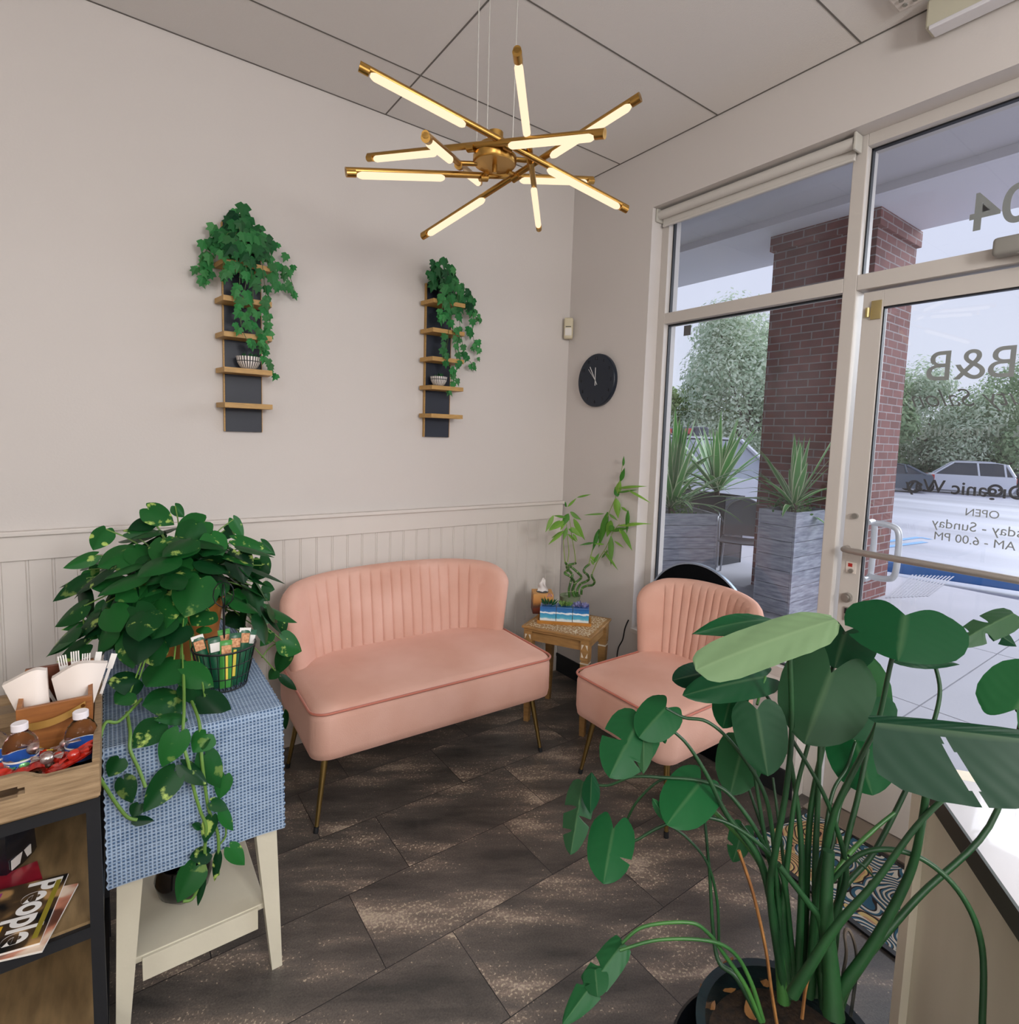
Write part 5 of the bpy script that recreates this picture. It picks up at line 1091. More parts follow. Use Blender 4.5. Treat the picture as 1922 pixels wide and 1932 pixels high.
# inner leaves that fill the dome round the pot
for k in range(230):
    a = random.random()*6.283; e = random.uniform(-.25, 1.45); rr = random.uniform(.10, .235)
    d_ = Vector((math.cos(a)*math.cos(e), math.sin(a)*math.cos(e), math.sin(e)*.95)); p = top+Vector((d_.x*rr*1.12-.01, d_.y*rr*1.15-(.05 if d_.y < 0 else 0), .02+d_.z*rr*1.02))
    if p.z < TC+.06 or (p.z < 1.16 and math.hypot(p.x+2.02, p.y+.925) < .17 and p.x > -2.13): continue
    t_ = (d_*.5+Vector((random.uniform(-.6, .6), random.uniform(-.6, .6), -.55))).normalized()*random.uniform(.075, .115)
    leaf(lf, p, p+t_, d_+Zv*.8, random.uniform(.065, .095), HEART, 8, 2, .25, .15, .16, tint=(random.uniform(0, .6), 0, random.choice((0, 0, .8)), 1), comp=False)
vines = [[(640, 740, -.92), (645, 900, -1.04), (645, 1000, -1.12), (640, 1130, -1.17), (665, 1230, -1.19), (690, 1350, -1.19), (720, 1450, -1.19), (745, 1520, -1.19), (740, 1620, -1.18), (735, 1700, -1.18), (690, 1840, -1.18), (640, 1860, -1.18)],
         [(680, 950, -1.05), (715, 1050, -1.14), (725, 1200, -1.18), (740, 1330, -1.18), (760, 1450, -1.18), (800, 1560, -1.18), (800, 1740, -1.17)],
         [(385, 1000, -1.04), (400, 1090, -1.14), (400, 1170, -1.17), (440, 1260, -1.18), (470, 1340, -1.19)],
         [(450, 940, -1.0), (350, 1040, -1.1), (285, 1050, -1.12), (250, 1180, -1.18), (240, 1250, -1.20), (300, 1360, -1.19), (380, 1470, -1.19), (430, 1490, -1.19)],
         [(1000, 750, -.55), (1040, 700, -.5), (1090, 680, -.5)], [(870, 510, -.65), (920, 520, -.6), (950, 580, -.6)], [(190, 600, -.66), (180, 540, -.66)], [(230, 600, -.68), (200, 650, -.68), (190, 720, -.7)],
         [(620, 1290, -1.19), (640, 1290, -1.19)], [(830, 1480, -1.18), (835, 1560, -1.17), (800, 1610, -1.17)]]
for v in vines: vn.tube(smoothpath([q4a(*p) for p in v], 6), .0038 if len(v) > 3 else .0025, 7)
fo_ = lf.build('foliage', M_poth, po); vn.build('stems', M_pstem, po, smooth=60)
# ================================================================== MONSTERA
def q3(x_, y_): return (1040+x_/2.179, 1100+y_/2.179)
M_mon = leafmat('monstera_leaf', '#042A1A', '#12582C', .45, .12); M_pet = mat('monstera_petiole', '#0D3019', .45, c2='#1C4A24', vscale=9); M_pet2 = mat('young_petiole', '#3F7232', .45, c2='#245526', vscale=9)
M_mpot = mat('glazed_dark_pot', '#16282B', .18, c2='#0C1719', vscale=12, coat=.4); M_opot = mat('black_outer_pot', '#0A0C11', .35)
mc = Vector((-1.262, -2.205, 0))
mo = thing('monstera_plant', 'big monstera with glossy split leaves in a dark pot beside the reception desk', 'potted plant', mc)
MB().lathe([(0, .02), (.11, .02), (.125, .05), (.155, .33), (.168, .34), (.170, .365), (.152, .365), (.145, .32), (0, .31)], mc, 56).build('pot', M_mpot, mo, smooth=50)
MB().lathe([(0, 0), (.16, 0), (.185, .30), (.19, .31), (.184, .312), (.175, .29), (0, .015)], mc+Vector((-.045, .0, 0)), 56).build('outer_pot', M_opot, mo, smooth=50)
MB().lathe([(0, .318), (.146, .320)], mc, 40).build('soil', mat('dark_soil', '#1C1511', .95, bump=.8, bscale=80, c2='#3A2A1C', vscale=60), mo)
M_dry = mat('dry_leaf', '#9A6C38', .7, c2='#6E4520', vscale=20)
dry = MB(); 
for (px, py, s_, a) in ((1365, 1870, .045, 20), (1348, 1905, .03, 80), (1440, 1860, .022, 10), (1470, 1850, .02, 120), (1425, 1925, .025, 60)):
    p = at(px, py, 2, .335); d_ = Vector((math.cos(R(a)), math.sin(R(a)), .35)).normalized(); leaf(dry, p, p+d_*s_*1.5, Vector((-.3, -.4, 1)), s_*1.2, OVAL, 6, 2, .6, -.3, 0, comp=False)
dry.build('dry_leaves', M_dry, mo)
C_, U_ = 1.0, 1.0
# attach, tip, width px, Z attach, Z tip, upward tilt, outline, fold, curl, splits, tint, lobe
ML = [
 ((1168, 150), (600, 335), 185, .98, .90, .9, BLUNT, .12, .10, (), (.55, .62, 0, 1), .0),  # glossy reflection of light put into the pale tint
 ((905, 150), (603, 182), 95, 1.10, 1.02, .5, OVAL, .25, .25, (), (.55, 0, 0, 1), 0),
 ((880, 385), (552, 450), 150, 1.08, 1.0, .4, ROUND, .15, .12, (), (.4, 0, 0, 1), .15),
 ((640, 365), (502, 397), 110, 1.12, 1.08, .2, ROUND, .3, .1, (), (.1, 0, 0, 1), .1),
 ((750, 425), (705, 592), 140, 1.12, 1.06, .1, ROUND, .2, .1, (), (.6, 0, 0, 1), .1),
 ((1150, 370), (1040, 660), 350, 1.02, .98, .5, ROUND, .12, .08, (), (.25, .06, 0, 1), .34),
 ((1250, 590), (1300, 292), 230, 1.18, 1.16, .2, ROUND, .10, .05, (), (.9, 0.117, 0, 1), .15),
 ((1330, 470), (1240, 640), 190, 1.13, 1.1, .2, ROUND, .15, .1, (), (.45, 0, 0, 1), .15),
 ((1208, 200), (1165, 345), 250, 1.10, 1.06, .3, ROUND, .15, .1, (), (.3, 0, 0, 1), .28),
 ((1455, 132), (1425, 318), 440, .98, .94, .5, ROUND, .16, .05, ((1, .55, .25, 0.074),), (.45, 0, 0, 1), .28),
 ((1900, 125), (1665, 240), 120, 1.10, 1.06, .3, ROUND, .5, .2, ((1, .4, .8, 0.043), (1, .7, .7, 0.043), (-1, .55, .7, 0.050)), (.3, 0.1, 0, 1), .05),
 ((1790, 180), (1920, 262), 70, 1.12, 1.10, .3, OVAL, .5, .2, ((1, .5, .8, 0.062),), (.2, 0, 0, 1), 0),
 ((1400, 325), (1690, 312), 60, 1.14, 1.12, .9, OVAL, .3, .3, ((-1, .75, .6, 0.062),), (.2, 0, 0, 1), 0),
 ((1912, 518), (2050, 330), 300, 1.05, 1.05, .2, ROUND, .12, .05, (), (.8, 0.0333, 0, 1), .35),
 ((1335, 575), (2080, 655), 520, .86, .80, .35, ROUND, .22, .06, (), (.10, .0, 0, 1), .04, {'asym': (.16, 1), 'sweep': .42, 'holes': ((1, .36, .028, .12, .97, 0),)}),
 ((1250, 650), (1320, 872), 250, 1.16, 1.10, .2, ROUND, .12, .08, ((-1, .7, .4, 0.037),), (.75, 0, 0, 1), .28),
 ((845, 520), (890, 795), 215, 1.02, .98, .3, ROUND, .15, .06, (), (.3, 0.0167, 0, 1), .16),
 ((790, 655), (735, 870), 185, 1.16, 1.10, .2, ROUND, .1, .06, (), (.6, 0.05, 0, 1), .12),
 ((612, 820), (478, 985), 215, 1.08, 1.0, .3, ROUND, .2, .12, (), (.85, 0.0167, 0, 1), .28),
 ((470, 515), (362, 628), 175, 1.06, 1.02, .4, ROUND, .3, .2, (), (.7, 0.0167, 0, 1), .3),
 ((365, 560), (240, 790), 230, 1.06, .98, .3, ROUND, .3, .15, ((1, .45, .8, 0.043), (-1, .6, .5, 0.037)), (.65, 0.0167, 0, 1), .12),
 ((380, 600), (378, 782), 80, 1.05, .99, .3, OVAL, .35, .1, (), (.5, 0.0833, 0, 1), 0),
 ((130, 815), (80, 1108), 135, 1.12, 1.0, .2, ROUND, .6, .1, ((1, .4, .9, 0.050), (-1, .5, .9, 0.043), (1, .7, .8, 0.037)), (.4, 0.0667, 0, 1), .05),
 ((165, 778), (160, 945), 80, 1.12, 1.05, .2, OVAL, .4, .1, (), (.4, 0, 0, 1), 0),
 ((255, 1010), (215, 1228), 195, 1.06, .98, .3, ROUND, .2, .15, ((-1, .5, .5, 0.031),), (.75, 0.0167, 0, 1), .32),
 ((415, 885), (488, 992), 45, 1.05, 1.02, .3, OVAL, .5, .15, (), (.7, 0.0333, 0, 1), 0),
 ((790, 1000), (745, 1148), 95, 1.2, 1.18, .2, ROUND, .2, .1, ((1, .6, .6, 0.050),), (.8, 0.0333, 0, 1), .1),
 ((295, 1480), (45, 1812), 120, .96, .88, .3, ROUND, .45, .1, ((1, .35, .7, 0.037), (-1, .5, .8, 0.037), (1, .6, .5, 0.031)), (.75, 0.0333, 0, 1), .02),
 ((180, 1590), (190, 1700), 110, .93, .90, .3, ROUND, .3, .1, ((1, .5, .5, 0.062),), (.6, 0.0333, 0, 1), .1),
 ((455, 610), (468, 660), 30, 1.06, 1.04, .3, OVAL, .5, .1, (), (.6, 0, 0, 1), 0)]
for (b_, t_, wd, z0, z1, up_, shp, fold, curl, spl, tint, lobe, *ex) in ML:
    ex = ex[0] if ex else {}
    A_ = az(*q3(*b_), z0); B_ = az(*q3(*t_), z1)
    mb_ = MB(); leaf(mb_, A_, B_, (CAM-A_).normalized()+Vector((0, 0, up_)), wd/2.179/FPX*(z0+z1)/2, shp, 72, 10, fold, curl, lobe, spl, (lambda j, T_=tint: (T_[0], T_[1]+(.14 if j == 10 else 0), 0, 1)), ripple=.004, vein=.0022, asym=ex.get('asym', (1, 1)), holes=ex.get('holes', ()), sweep=ex.get('sweep', 0))
    mb_.build('leaf', M_mon, mo)
PZ = 1.04
MP = [ # points, Z start, Z end, radius start, radius end, young?
 ([(470, 515), (545, 553), (640, 570), (740, 655), (860, 830), (905, 1000), (930, 1300), (970, 1700)], 1.06, PZ, .0035, .006, 0),
 ([(490, 600), (560, 665), (640, 790), (720, 950), (860, 1150), (925, 1450), (960, 1720)], 1.06, PZ, .0035, .012, 0),
 ([(612, 885), (700, 970), (800, 1070), (880, 1200), (930, 1450), (955, 1720)], 1.08, PZ, .005, .014, 1),
 ([(255, 1015), (290, 1050), (340, 1060), (430, 1010), (540, 968), (650, 965), (760, 1005), (880, 1100), (960, 1250), (1000, 1700)], 1.06, PZ, .003, .006, 0),
 ([(130, 820), (230, 832), (330, 797), (460, 800), (640, 820), (760, 900), (900, 1150), (990, 1650)], 1.12, PZ, .003, .006, 0),
 ([(300, 1000), (350, 900), (440, 815), (520, 800)], 1.12, 1.1, .003, .003, 0),
 ([(415, 890), (480, 985), (560, 1050), (640, 1150), (680, 1300), (688, 1480)], 1.05, 1.05, .0028, .0035, 0),
 ([(612, 822), (625, 920), (650, 1200), (665, 1440), (690, 1560), (760, 1620), (850, 1780)], 1.08, 1.0, .003, .007, 0),
 ([(290, 1480), (380, 1412), (560, 1395), (640, 1435), (720, 1540), (800, 1660), (860, 1800)], .96, .98, .0032, .0055, 1),
 ([(280, 1510), (440, 1467), (640, 1470), (750, 1520), (820, 1640), (870, 1800)], .94, .98, .003, .005, 1),
 ([(980, 310), (988, 600), (965, 850), (925, 1080), (900, 1300), (960, 1700)], 1.0, PZ, .0055, .009, 0),
 ([(1208, 200), (1170, 290), (1153, 375), (1150, 520), (1110, 700), (1060, 1000), (1040, 1600)], 1.10, PZ+.03, .004, .008, 0),
 ([(1455, 140), (1400, 310), (1345, 560), (1280, 700), (1180, 900), (1140, 1040), (1090, 1300), (1060, 1700)], .99, PZ, .0045, .010, 0),
 ([(1575, 330), (1597, 440), (1572, 570), (1500, 760), (1330, 1100), (1180, 1300), (1100, 1700)], 1.14, PZ+.04, .0045, .008, 0),
 ([(1300, 680), (1260, 880), (1210, 1080), (1190, 1250), (1140, 1700)], 1.12, PZ+.02, .006, .009, 0),
 ([(1550, 800), (1520, 1000), (1470, 1200), (1330, 1470), (1200, 1660), (1150, 1760)], .93, .99, .0065, .016, 0),
 ([(1650, 850), (1500, 1000), (1330, 1230), (1180, 1400), (1060, 1580), (990, 1690)], .92, .98, .005, .013, 0),
 ([(1140, 1240), (1260, 1120), (1400, 1096), (1550, 1150), (1690, 1290), (1770, 1500), (1770, 1830)], 1.0, .90, .005, .006, 0),
 ([(1250, 800), (1190, 900), (1160, 1050), (1120, 1250), (1090, 1700)], 1.14, PZ, .004, .007, 0),
 ([(990, 645), (1100, 830), (1170, 1000), (1212, 1200), (1160, 1400), (1140, 1700)], 1.02, PZ, .004, .010, 0),
 ([(870, 440), (950, 590), (1010, 900), (1030, 1200), (1010, 1650)], 1.10, PZ, .004, .009, 0),
 ([(1060, 650), (1005, 860), (975, 1100), (950, 1400), (980, 1700)], 1.06, PZ, .0045, .010, 0),
 ([(1105, 650), (1095, 900), (1085, 1200), (1100, 1500), (1130, 1750)], 1.08, PZ-.01, .005, .014, 0),
 ([(845, 500), (862, 440), (880, 385)], 1.04, 1.08, .003, .003, 1),
 ([(910, 800), (930, 950), (960, 1200), (1000, 1600)], 1.15, PZ+.04, .003, .006, 0),
 ([(1140, 1100), (1130, 1350), (1150, 1600), (1160, 1780)], 1.0, .97, .012, .022, 0),
 ([(1410, 945), (1330, 1010), (1225, 1112), (1150, 1220)], 1.06, 1.02, .004, .006, 1),
 ([(1250, 655), (1215, 760), (1160, 850), (1130, 1000), (1100, 1300), (1080, 1700)], 1.16, PZ+.03, .0035, .007, 0),
 ([(830, 750), (850, 880), (880, 1060), (930, 1300), (980, 1680)], 1.1, PZ+.02, .004, .008, 0),
 ([(795, 650), (800, 800), (870, 1020), (950, 1300), (990, 1680)], 1.15, PZ+.03, .003, .006, 0),
 ([(1220, 1120), (1290, 1170), (1350, 1240)], 1.0, 1.0, .0025, .0015, 0),
 ([(780, 990), (850, 1100), (960, 1400), (1010, 1700)], 1.2, PZ+.03, .003, .005, 0),
 ([(935, 1160), (1060, 1320), (1110, 1400), (1130, 1600)], 1.0, .99, .006, .011, 0),
 ([(1915, 520), (1925, 600), (1800, 1000), (1500, 1300), (1250, 1600), (1180, 1760)], 1.06, 1.0, .005, .010, 0),
 ([(640, 1075), (650, 1200)], 1.05, 1.05, .0025, .0025, 0)]
for pts, z0, z1, r0, r1, yg in MP:
    n_ = len(pts); P3 = []
    for i, p in enumerate(pts):
        f_ = i/(n_-1); P3.append(az(*q3(*p), z0+(z1-z0)*f_))
    sp_ = smoothpath(P3, 6); m_ = len(sp_)
    MB().tube(sp_, [(r0+(r1-r0)*(k/(m_-1))**1.8)*.85 for k in range(m_)], 9).build('petiole', M_pet2 if yg else M_pet, mo, smooth=60)
MB().tube(smoothpath([az(*q3(*p), 1.0) for p in ((770, 1100), (830, 1280), (880, 1500), (905, 1680), (930, 1830))], 5), .0032, 6).build('dry_stem', M_dry, mo, smooth=60)
MB().tube(smoothpath([az(*q3(*p), .98) for p in ((1100, 1500), (1050, 1640), (1030, 1790))], 5), .003, 6).build('dry_stem', M_dry, mo, smooth=60)
MB().tube(smoothpath([az(*q3(*p), 1.03) for p in ((1180, 1720), (1200, 1600), (1212, 1520), (1205, 1440), (1222, 1425), (1245, 1480), (1255, 1580), (1230, 1780)) ], 5), .003, 6).build('aerial_root', mat('pale_root', '#6E6258', .6, c2='#1B2422', vscale=8), mo, smooth=60)
# ================================================================== RECEPTION DESK AND MAT
M_desk = mat('desk_panel_laminate', '#E6E0CC', .28, c2='#D8D1BC', vscale=2, stretch=(3, 3, .4)); M_dedge = mat('desk_edge_band', '#3C403A', .4); M_dtop = mat('white_desk_top', '#C8C6CA', .25, coat=.3)
zd = .75; e0 = at(1745, 1462, 2, zd); e1 = at(1922, 1715, 2, zd); dx_ = (e1-e0).normalized(); e1 = e0+dx_*1.25; nn = Vector((dx_.y, -dx_.x, 0))
if nn.dot(CAM-e0) < 0: nn = -nn
dk_ = thing('reception_desk', 'beige fronted reception desk with white top and dark edge band at the right', 'desk', (e0.x, e0.y, 0), math.atan2(dx_.y, dx_.x))
b = MB(); b.prism([e0-Zv*.001, e1-Zv*.001, e1-nn*.62-Zv*.001, e0-nn*.62-Zv*.001], (0, 0, .004)); b.build('desk_top', M_dtop, dk_)
b = MB(); b.prism([e0+Zv*.003, e1+Zv*.003, e1+nn*.006+Zv*.003, e0+nn*.006+Zv*.003], (0, 0, -.044)); b.prism([e0+nn*.006, e0-nn*.62, e0-nn*.62-dx_*.006, e0+nn*.006-dx_*.006], (0, 0, -.041)); b.build('edge_band', M_dedge, dk_)
b = MB(); q0 = e0-nn*.012-Zv*.04; q1 = e1-nn*.012-Zv*.04; b.prism([q0, q1, q1-nn*.02, q0-nn*.02], (0, 0, -(zd-.04)+.001)); b.build('front_panel', M_desk, dk_)
b = MB(); q0 = e0+nn*.004-dx_*.050; b.prism([q0, q0+dx_*.050, q0+dx_*.050-nn*.62, q0-nn*.62], (0, 0, -zd+.001)); b.build('end_panel', mat('desk_end_laminate', '#EDE6D2', .35), dk_)
def rug():
    m = mat('door_mat_pattern', '#2A2524', .95); n = m.node_tree.nodes; l = m.node_tree.links; b = n['Principled BSDF']
    tc = n.new('ShaderNodeTexCoord'); vo = n.new('ShaderNodeTexVoronoi'); vo.inputs['Scale'].default_value = 7.5; no = n.new('ShaderNodeTexNoise'); no.inputs['Scale'].default_value = 5; l.new(tc.outputs['Object'], no.inputs['Vector'])
    mx = n.new('ShaderNodeMix'); mx.data_type = 'RGBA'; mx.inputs[0].default_value = .12; l.new(tc.outputs['Object'], mx.inputs[6]); l.new(no.outputs['Color'], mx.inputs[7]); l.new(mx.outputs[2], vo.inputs['Vector'])
    mu = n.new('ShaderNodeMath'); mu.operation = 'MULTIPLY'; mu.inputs[1].default_value = 11; l.new(vo.outputs['Distance'], mu.inputs[0]); fr_ = n.new('ShaderNodeMath'); fr_.operation = 'FRACT'; l.new(mu.outputs[0], fr_.inputs[0])
    r = n.new('ShaderNodeValToRGB'); r.color_ramp.interpolation = 'CONSTANT'; e = r.color_ramp.elements; e[0].color = C('#C9C6BE'); e[1].position = .78; e[1].color = C('#241E1F'); q = e.new(.42); q.color = C('#2F5D78')
    l.new(fr_.outputs[0], r.inputs[0]); s = n.new('ShaderNodeSeparateColor'); l.new(vo.outputs['Color'], s.inputs[0])
    gt = n.new('ShaderNodeMath'); gt.operation = 'GREATER_THAN'; gt.inputs[1].default_value = .62; l.new(s.outputs[0], gt.inputs[0])
    r2 = n.new('ShaderNodeValToRGB'); r2.color_ramp.interpolation = 'CONSTANT'; e = r2.color_ramp.elements; e[0].color = C('#B58C6C'); e[1].position = .7; e[1].color = C('#2A2022'); q = e.new(.35); q.color = C('#C9B27A'); l.new(fr_.outputs[0], r2.inputs[0])
    m2 = n.new('ShaderNodeMix'); m2.data_type = 'RGBA'; l.new(gt.outputs[0], m2.inputs[0]); l.new(r.outputs[0], m2.inputs[6]); l.new(r2.outputs[0], m2.inputs[7]); l.new(m2.outputs[2], b.inputs['Base Color']); return m
mt = thing('door_mat', 'multicoloured swirl patterned door mat on the floor by the glass door', 'door mat', (-.245, -2.04, 0), R(-7))
MM = Matrix.Translation((-.245, -2.04, 0)) @ Matrix.Rotation(R(-7), 4, 'Z')
MB().box(-.185, .185, -.42, .42, .001, .008, .002, 2, MM).build('mat_field', rug(), mt)
MB().box(-.203, -.185, -.438, .438, .001, .009, 0, 2, MM).box(.185, .203, -.438, .438, .001, .009, 0, 2, MM).box(-.185, .185, -.438, -.42, .001, .009, 0, 2, MM).box(-.185, .185, .42, .438, .001, .009, 0, 2, MM).build('mat_border', M_blkpot, mt)
# ================================================================== OUTDOOR PLANTERS, CHAIRS
M_gplank = mat('weathered_grey_plank', '#B2B6C2', .8, c2='#7E8290', vscale=6, stretch=(1.2, 1.2, 9), bump=.2); M_gdark = mat('dark_plank', '#3A3C45', .8, c2='#2A2C34', vscale=6, stretch=(1.2, 1.2, 9))
M_soil2 = mat('planter_soil', '#221C18', .95)
def planter(label, x0, x1, y0, y1, z1, m):
    t = thing('planter_box', label, 'planter', ((x0+x1)/2, (y0+y1)/2, -.03)); n_ = 7; h = (z1+.03)/n_; b = MB()
    for k in range(n_):
        za = -.03+h*k+.004; zb_ = -.03+h*(k+1)
        b.box(x0, x1, y0, y0+.02, za, zb_, .002).box(x0, x1, y1-.02, y1, za, zb_, .002).box(x0, x0+.02, y0+.02, y1-.02, za, zb_, .002).box(x1-.02, x1, y0+.02, y1-.02, za, zb_, .002)
    b.build('planks', m, t); b = MB()
    for x_ in (x0-.004, x1-.012):
        for y_ in (y0-.004, y1-.012): b.box(x_, x_+.016, y_, y_+.016, -.03, z1)
    b.build('corner_trim', m, t)
    MB().box(x0+.02, x1-.02, y0+.02, y1-.02, z1-.10, z1-.05).build('soil', M_soil2, t); return t
planter('tall grey plank planter in front of the brick pillar, right of the patio chair', 2.47, 3.06, -.20, .14, .90, M_gplank)
planter('grey plank planter at the left side of the window, outside', 0, .66, 0, .55, .78, M_gplank)
_p = bpy.data.objects['planter_box.001']; _Mr = Matrix.Translation((1.93, .90, 0)) @ Matrix.Rotation(R(-26), 4, 'Z')
for _o in [_p]: _o.matrix_basis = _Mr @ _o.matrix_basis
planter('dark plank planter behind the two patio chairs', 3.75, 4.15, 1.35, 3.4, .82, M_gdark)
# yuccas: arching strap leaves with cream margins
def strapmat():
    m = bpy.data.materials.new('yucca_leaf'); m.use_nodes = True; n = m.node_tree.nodes; l = m.node_tree.links; b = n['Principled BSDF']; b.inputs['Roughness'].default_value = .45
    a = n.new('ShaderNodeAttribute'); a.attribute_name = 'tint'; s = n.new('ShaderNodeSeparateColor'); l.new(a.outputs['Color'], s.inputs[0])
    r = n.new('ShaderNodeValToRGB'); r.color_ramp.elements[0].position = .62; r.color_ramp.elements[0].color = C('#5A9A4A'); r.color_ramp.elements[1].position = .86; r.color_ramp.elements[1].color = C('#D8E2B8')
    l.new(s.outputs[0], r.inputs[0]); l.new(r.outputs[0], b.inputs['Base Color']); tr = n.new('ShaderNodeBsdfTranslucent'); l.new(r.outputs[0], tr.inputs[0]); ms = n.new('ShaderNodeMixShader'); ms.inputs[0].default_value = .25
    l.new(b.outputs[0], ms.inputs[1]); l.new(tr.outputs[0], ms.inputs[2]); l.new(ms.outputs[0], n['Material Output'].inputs[0]); return m
M_yuc = strapmat()
def yucca(label, c_, n_, L, wd, grp='yuccas in the planters', erect=.5, extra=()):
    t = thing('yucca_plant', label, 'yucca', c_, 0, grp); b = MB(); c_ = Vector(c_)
    def strap(p0, d0, ln_, droop, w_):
        S_ = d0.cross(Zv); S_ = S_.normalized() if S_.length > .05 else X.copy(); rows = []; p = p0.copy(); d_ = d0.copy()
        for i in range(11):
            t_ = i/10; ww = w_*(.55+.9*t_ if t_ < .4 else .91*(1-((t_-.4)/.6)**2)+.01)
            rows.append([p+S_*ww*u_+Zv*.25*ww*abs(u_) for u_ in (-1, -.55, 0, .55, 1)]); d_ = (d_-Zv*droop*.1*(t_+.3)).normalized(); p = p+d_*ln_/10
        b.grid(rows, tint=lambda j: (1 if j in (0, 4) else (.55 if j in (1, 3) else 0), 0, 0, 1))
    for k in range(n_):
        a = k*2.4+random.random()*.5; e = R(random.uniform(15, 86)); d0 = Vector((math.cos(a)*math.cos(e), math.sin(a)*math.cos(e), math.sin(e)))
        strap(c_+Vector((0, 0, .03*random.random())), d0, L*random.uniform(.65, 1.05), (1-math.sin(e))*random.uniform(.8, 2.2)+.15, wd*random.uniform(.8, 1.1))
    for d0, ln_, dr in extra: strap(c_, Vector(d0).normalized(), ln_, dr, wd*1.3)
    b.build('foliage', M_yuc, t)
    MB().tube([c_-Zv*.12, c_+Zv*.05], .035, 10).build('stem', mat('yucca_trunk', '#5A4A38', .9), t); return t
yucca('spiky yucca with one long upright leaf in the planter before the brick pillar', (2.74, -.03, .90), 34, .66, .034, extra=(((.10, -.42, 1), 1.0, .05), ((-.3, .5, 1), .8, .3), ((-.6, .75, .35), .75, 1.2), ((.2, -.5, -.1), .5, 1.5)))
yucca('yucca with cream edged leaves in the left planter outside the window', (2.33, 1.02, .78), 44, .92, .036, extra=(((-.5, .1, 1), .8, .3),))
yucca('yucca standing at the left end of the dark planter behind the patio chairs', (3.93, 3.0, .84), 50, 1.0, .046)
yucca('yucca standing in the middle of the dark planter behind the patio chairs', (3.93, 2.25, .84), 52, 1.08, .048)
yucca('bushy yucca at the pillar end of the dark planter behind the patio chairs', (3.95, 1.62, .84), 46, 1.0, .048)
# small herbs
M_herb = leafmat('herb_leaf', '#2B5A2C', '#6E9A4C', .6, .2)
def herb(label, c_, r_, h_, n_):
    b = MB(); c_ = Vector(c_)
    for k in range(n_):
        p = c_+Vector((random.gauss(0, r_), random.gauss(0, r_), abs(random.gauss(0, h_)))); d_ = Vector((random.uniform(-1, 1), random.uniform(-1, 1), random.uniform(-.2, 1))).normalized(); leaf(b, p, p+d_*.035, Vector((random.uniform(-1, 1), -1, 1)), .022, OVAL, 3, 1, .2, 0, 0, tint=(random.random(), 0, 0, 1), comp=False)
    return tag(b.build('ground_cover_plant', M_herb), label, 'small plant', 'low plants in the planters')
herb('small leafy herb at the front corner of the left planter', (2.30, .88, .76), .06, .10, 160)
herb('low green ground cover round the yucca before the brick pillar', (2.78, -.03, .86), .10, .05, 260)
# patio chairs
M_steel = mat('patio_steel', '#A9ACB2', .35, metal=.6); M_mesh_ = mat('patio_mesh', '#7F848C', .5, metal=.4)
def patio(label, c_, rz):
    t = thing('patio_chair', label, 'patio chair', c_, rz, 'metal patio chairs outside the window'); M_ = MW(t)
    def P(*p): return M_ @ Vector(p)
    rows = []
    for i in range(7):
        v_ = i/6; rows.append([P((j/8-.5)*.46*(1 if v_ > .1 else .9), -.22+.44*v_, .44-.012*math.sin(math.pi*v_)-.01*math.cos((j/8-.5)*3)) for j in range(9)])
    b = MB(); b.grid(rows); b.grid([[v-Zv*.012 for v in r] for r in rows]); b.build('seat', M_mesh_, t, smooth=60)
    rows = []
    for i in range(11):
        v_ = i/10; hw = .215*(1 if v_ < .55 else math.sqrt(max(.02, 1-((v_-.55)/.45)**2))); rows.append([P(u_*hw, .22+.13*v_+.03*(u_*u_-1)*-1, .45+.42*v_) for u_ in (-1, -.75, -.5, -.25, 0, .25, .5, .75, 1)])
    b = MB(); b.grid(rows); b.grid([[v+(M_.to_3x3() @ Vector((0, .01, 0))) for v in r] for r in rows]); b.build('backrest', M_mesh_, t, smooth=60)
    b = MB(); rim_ = [r[0] for r in rows]+[r[-1] for r in rows[::-1]]; b.tube(rim_, .009, 8); b.build('back_frame', M_steel, t, smooth=60)
    for s_ in (-1, 1):
        MB().tube(smoothpath([P(s_*.24, -.17, 0), P(s_*.24, -.16, .42), P(s_*.25, -.12, .60), P(s_*.26, -.04, .67), P(s_*.25, .12, .66), P(s_*.23, .24, .60)], 5), .011, 10).build('arm', M_steel, t, smooth=60)
        MB().tube([P(s_*.20, .18, .44), P(s_*.23, .28, 0)], .011, 10).build('leg', M_steel, t, smooth=60)
    return t
patio('metal patio chair with mesh back, the nearer one beside the tall planter', (3.36, .86, -.03), R(-62))
patio('metal patio chair half hidden behind the left planter', (3.52, 1.60, -.03), R(-35))
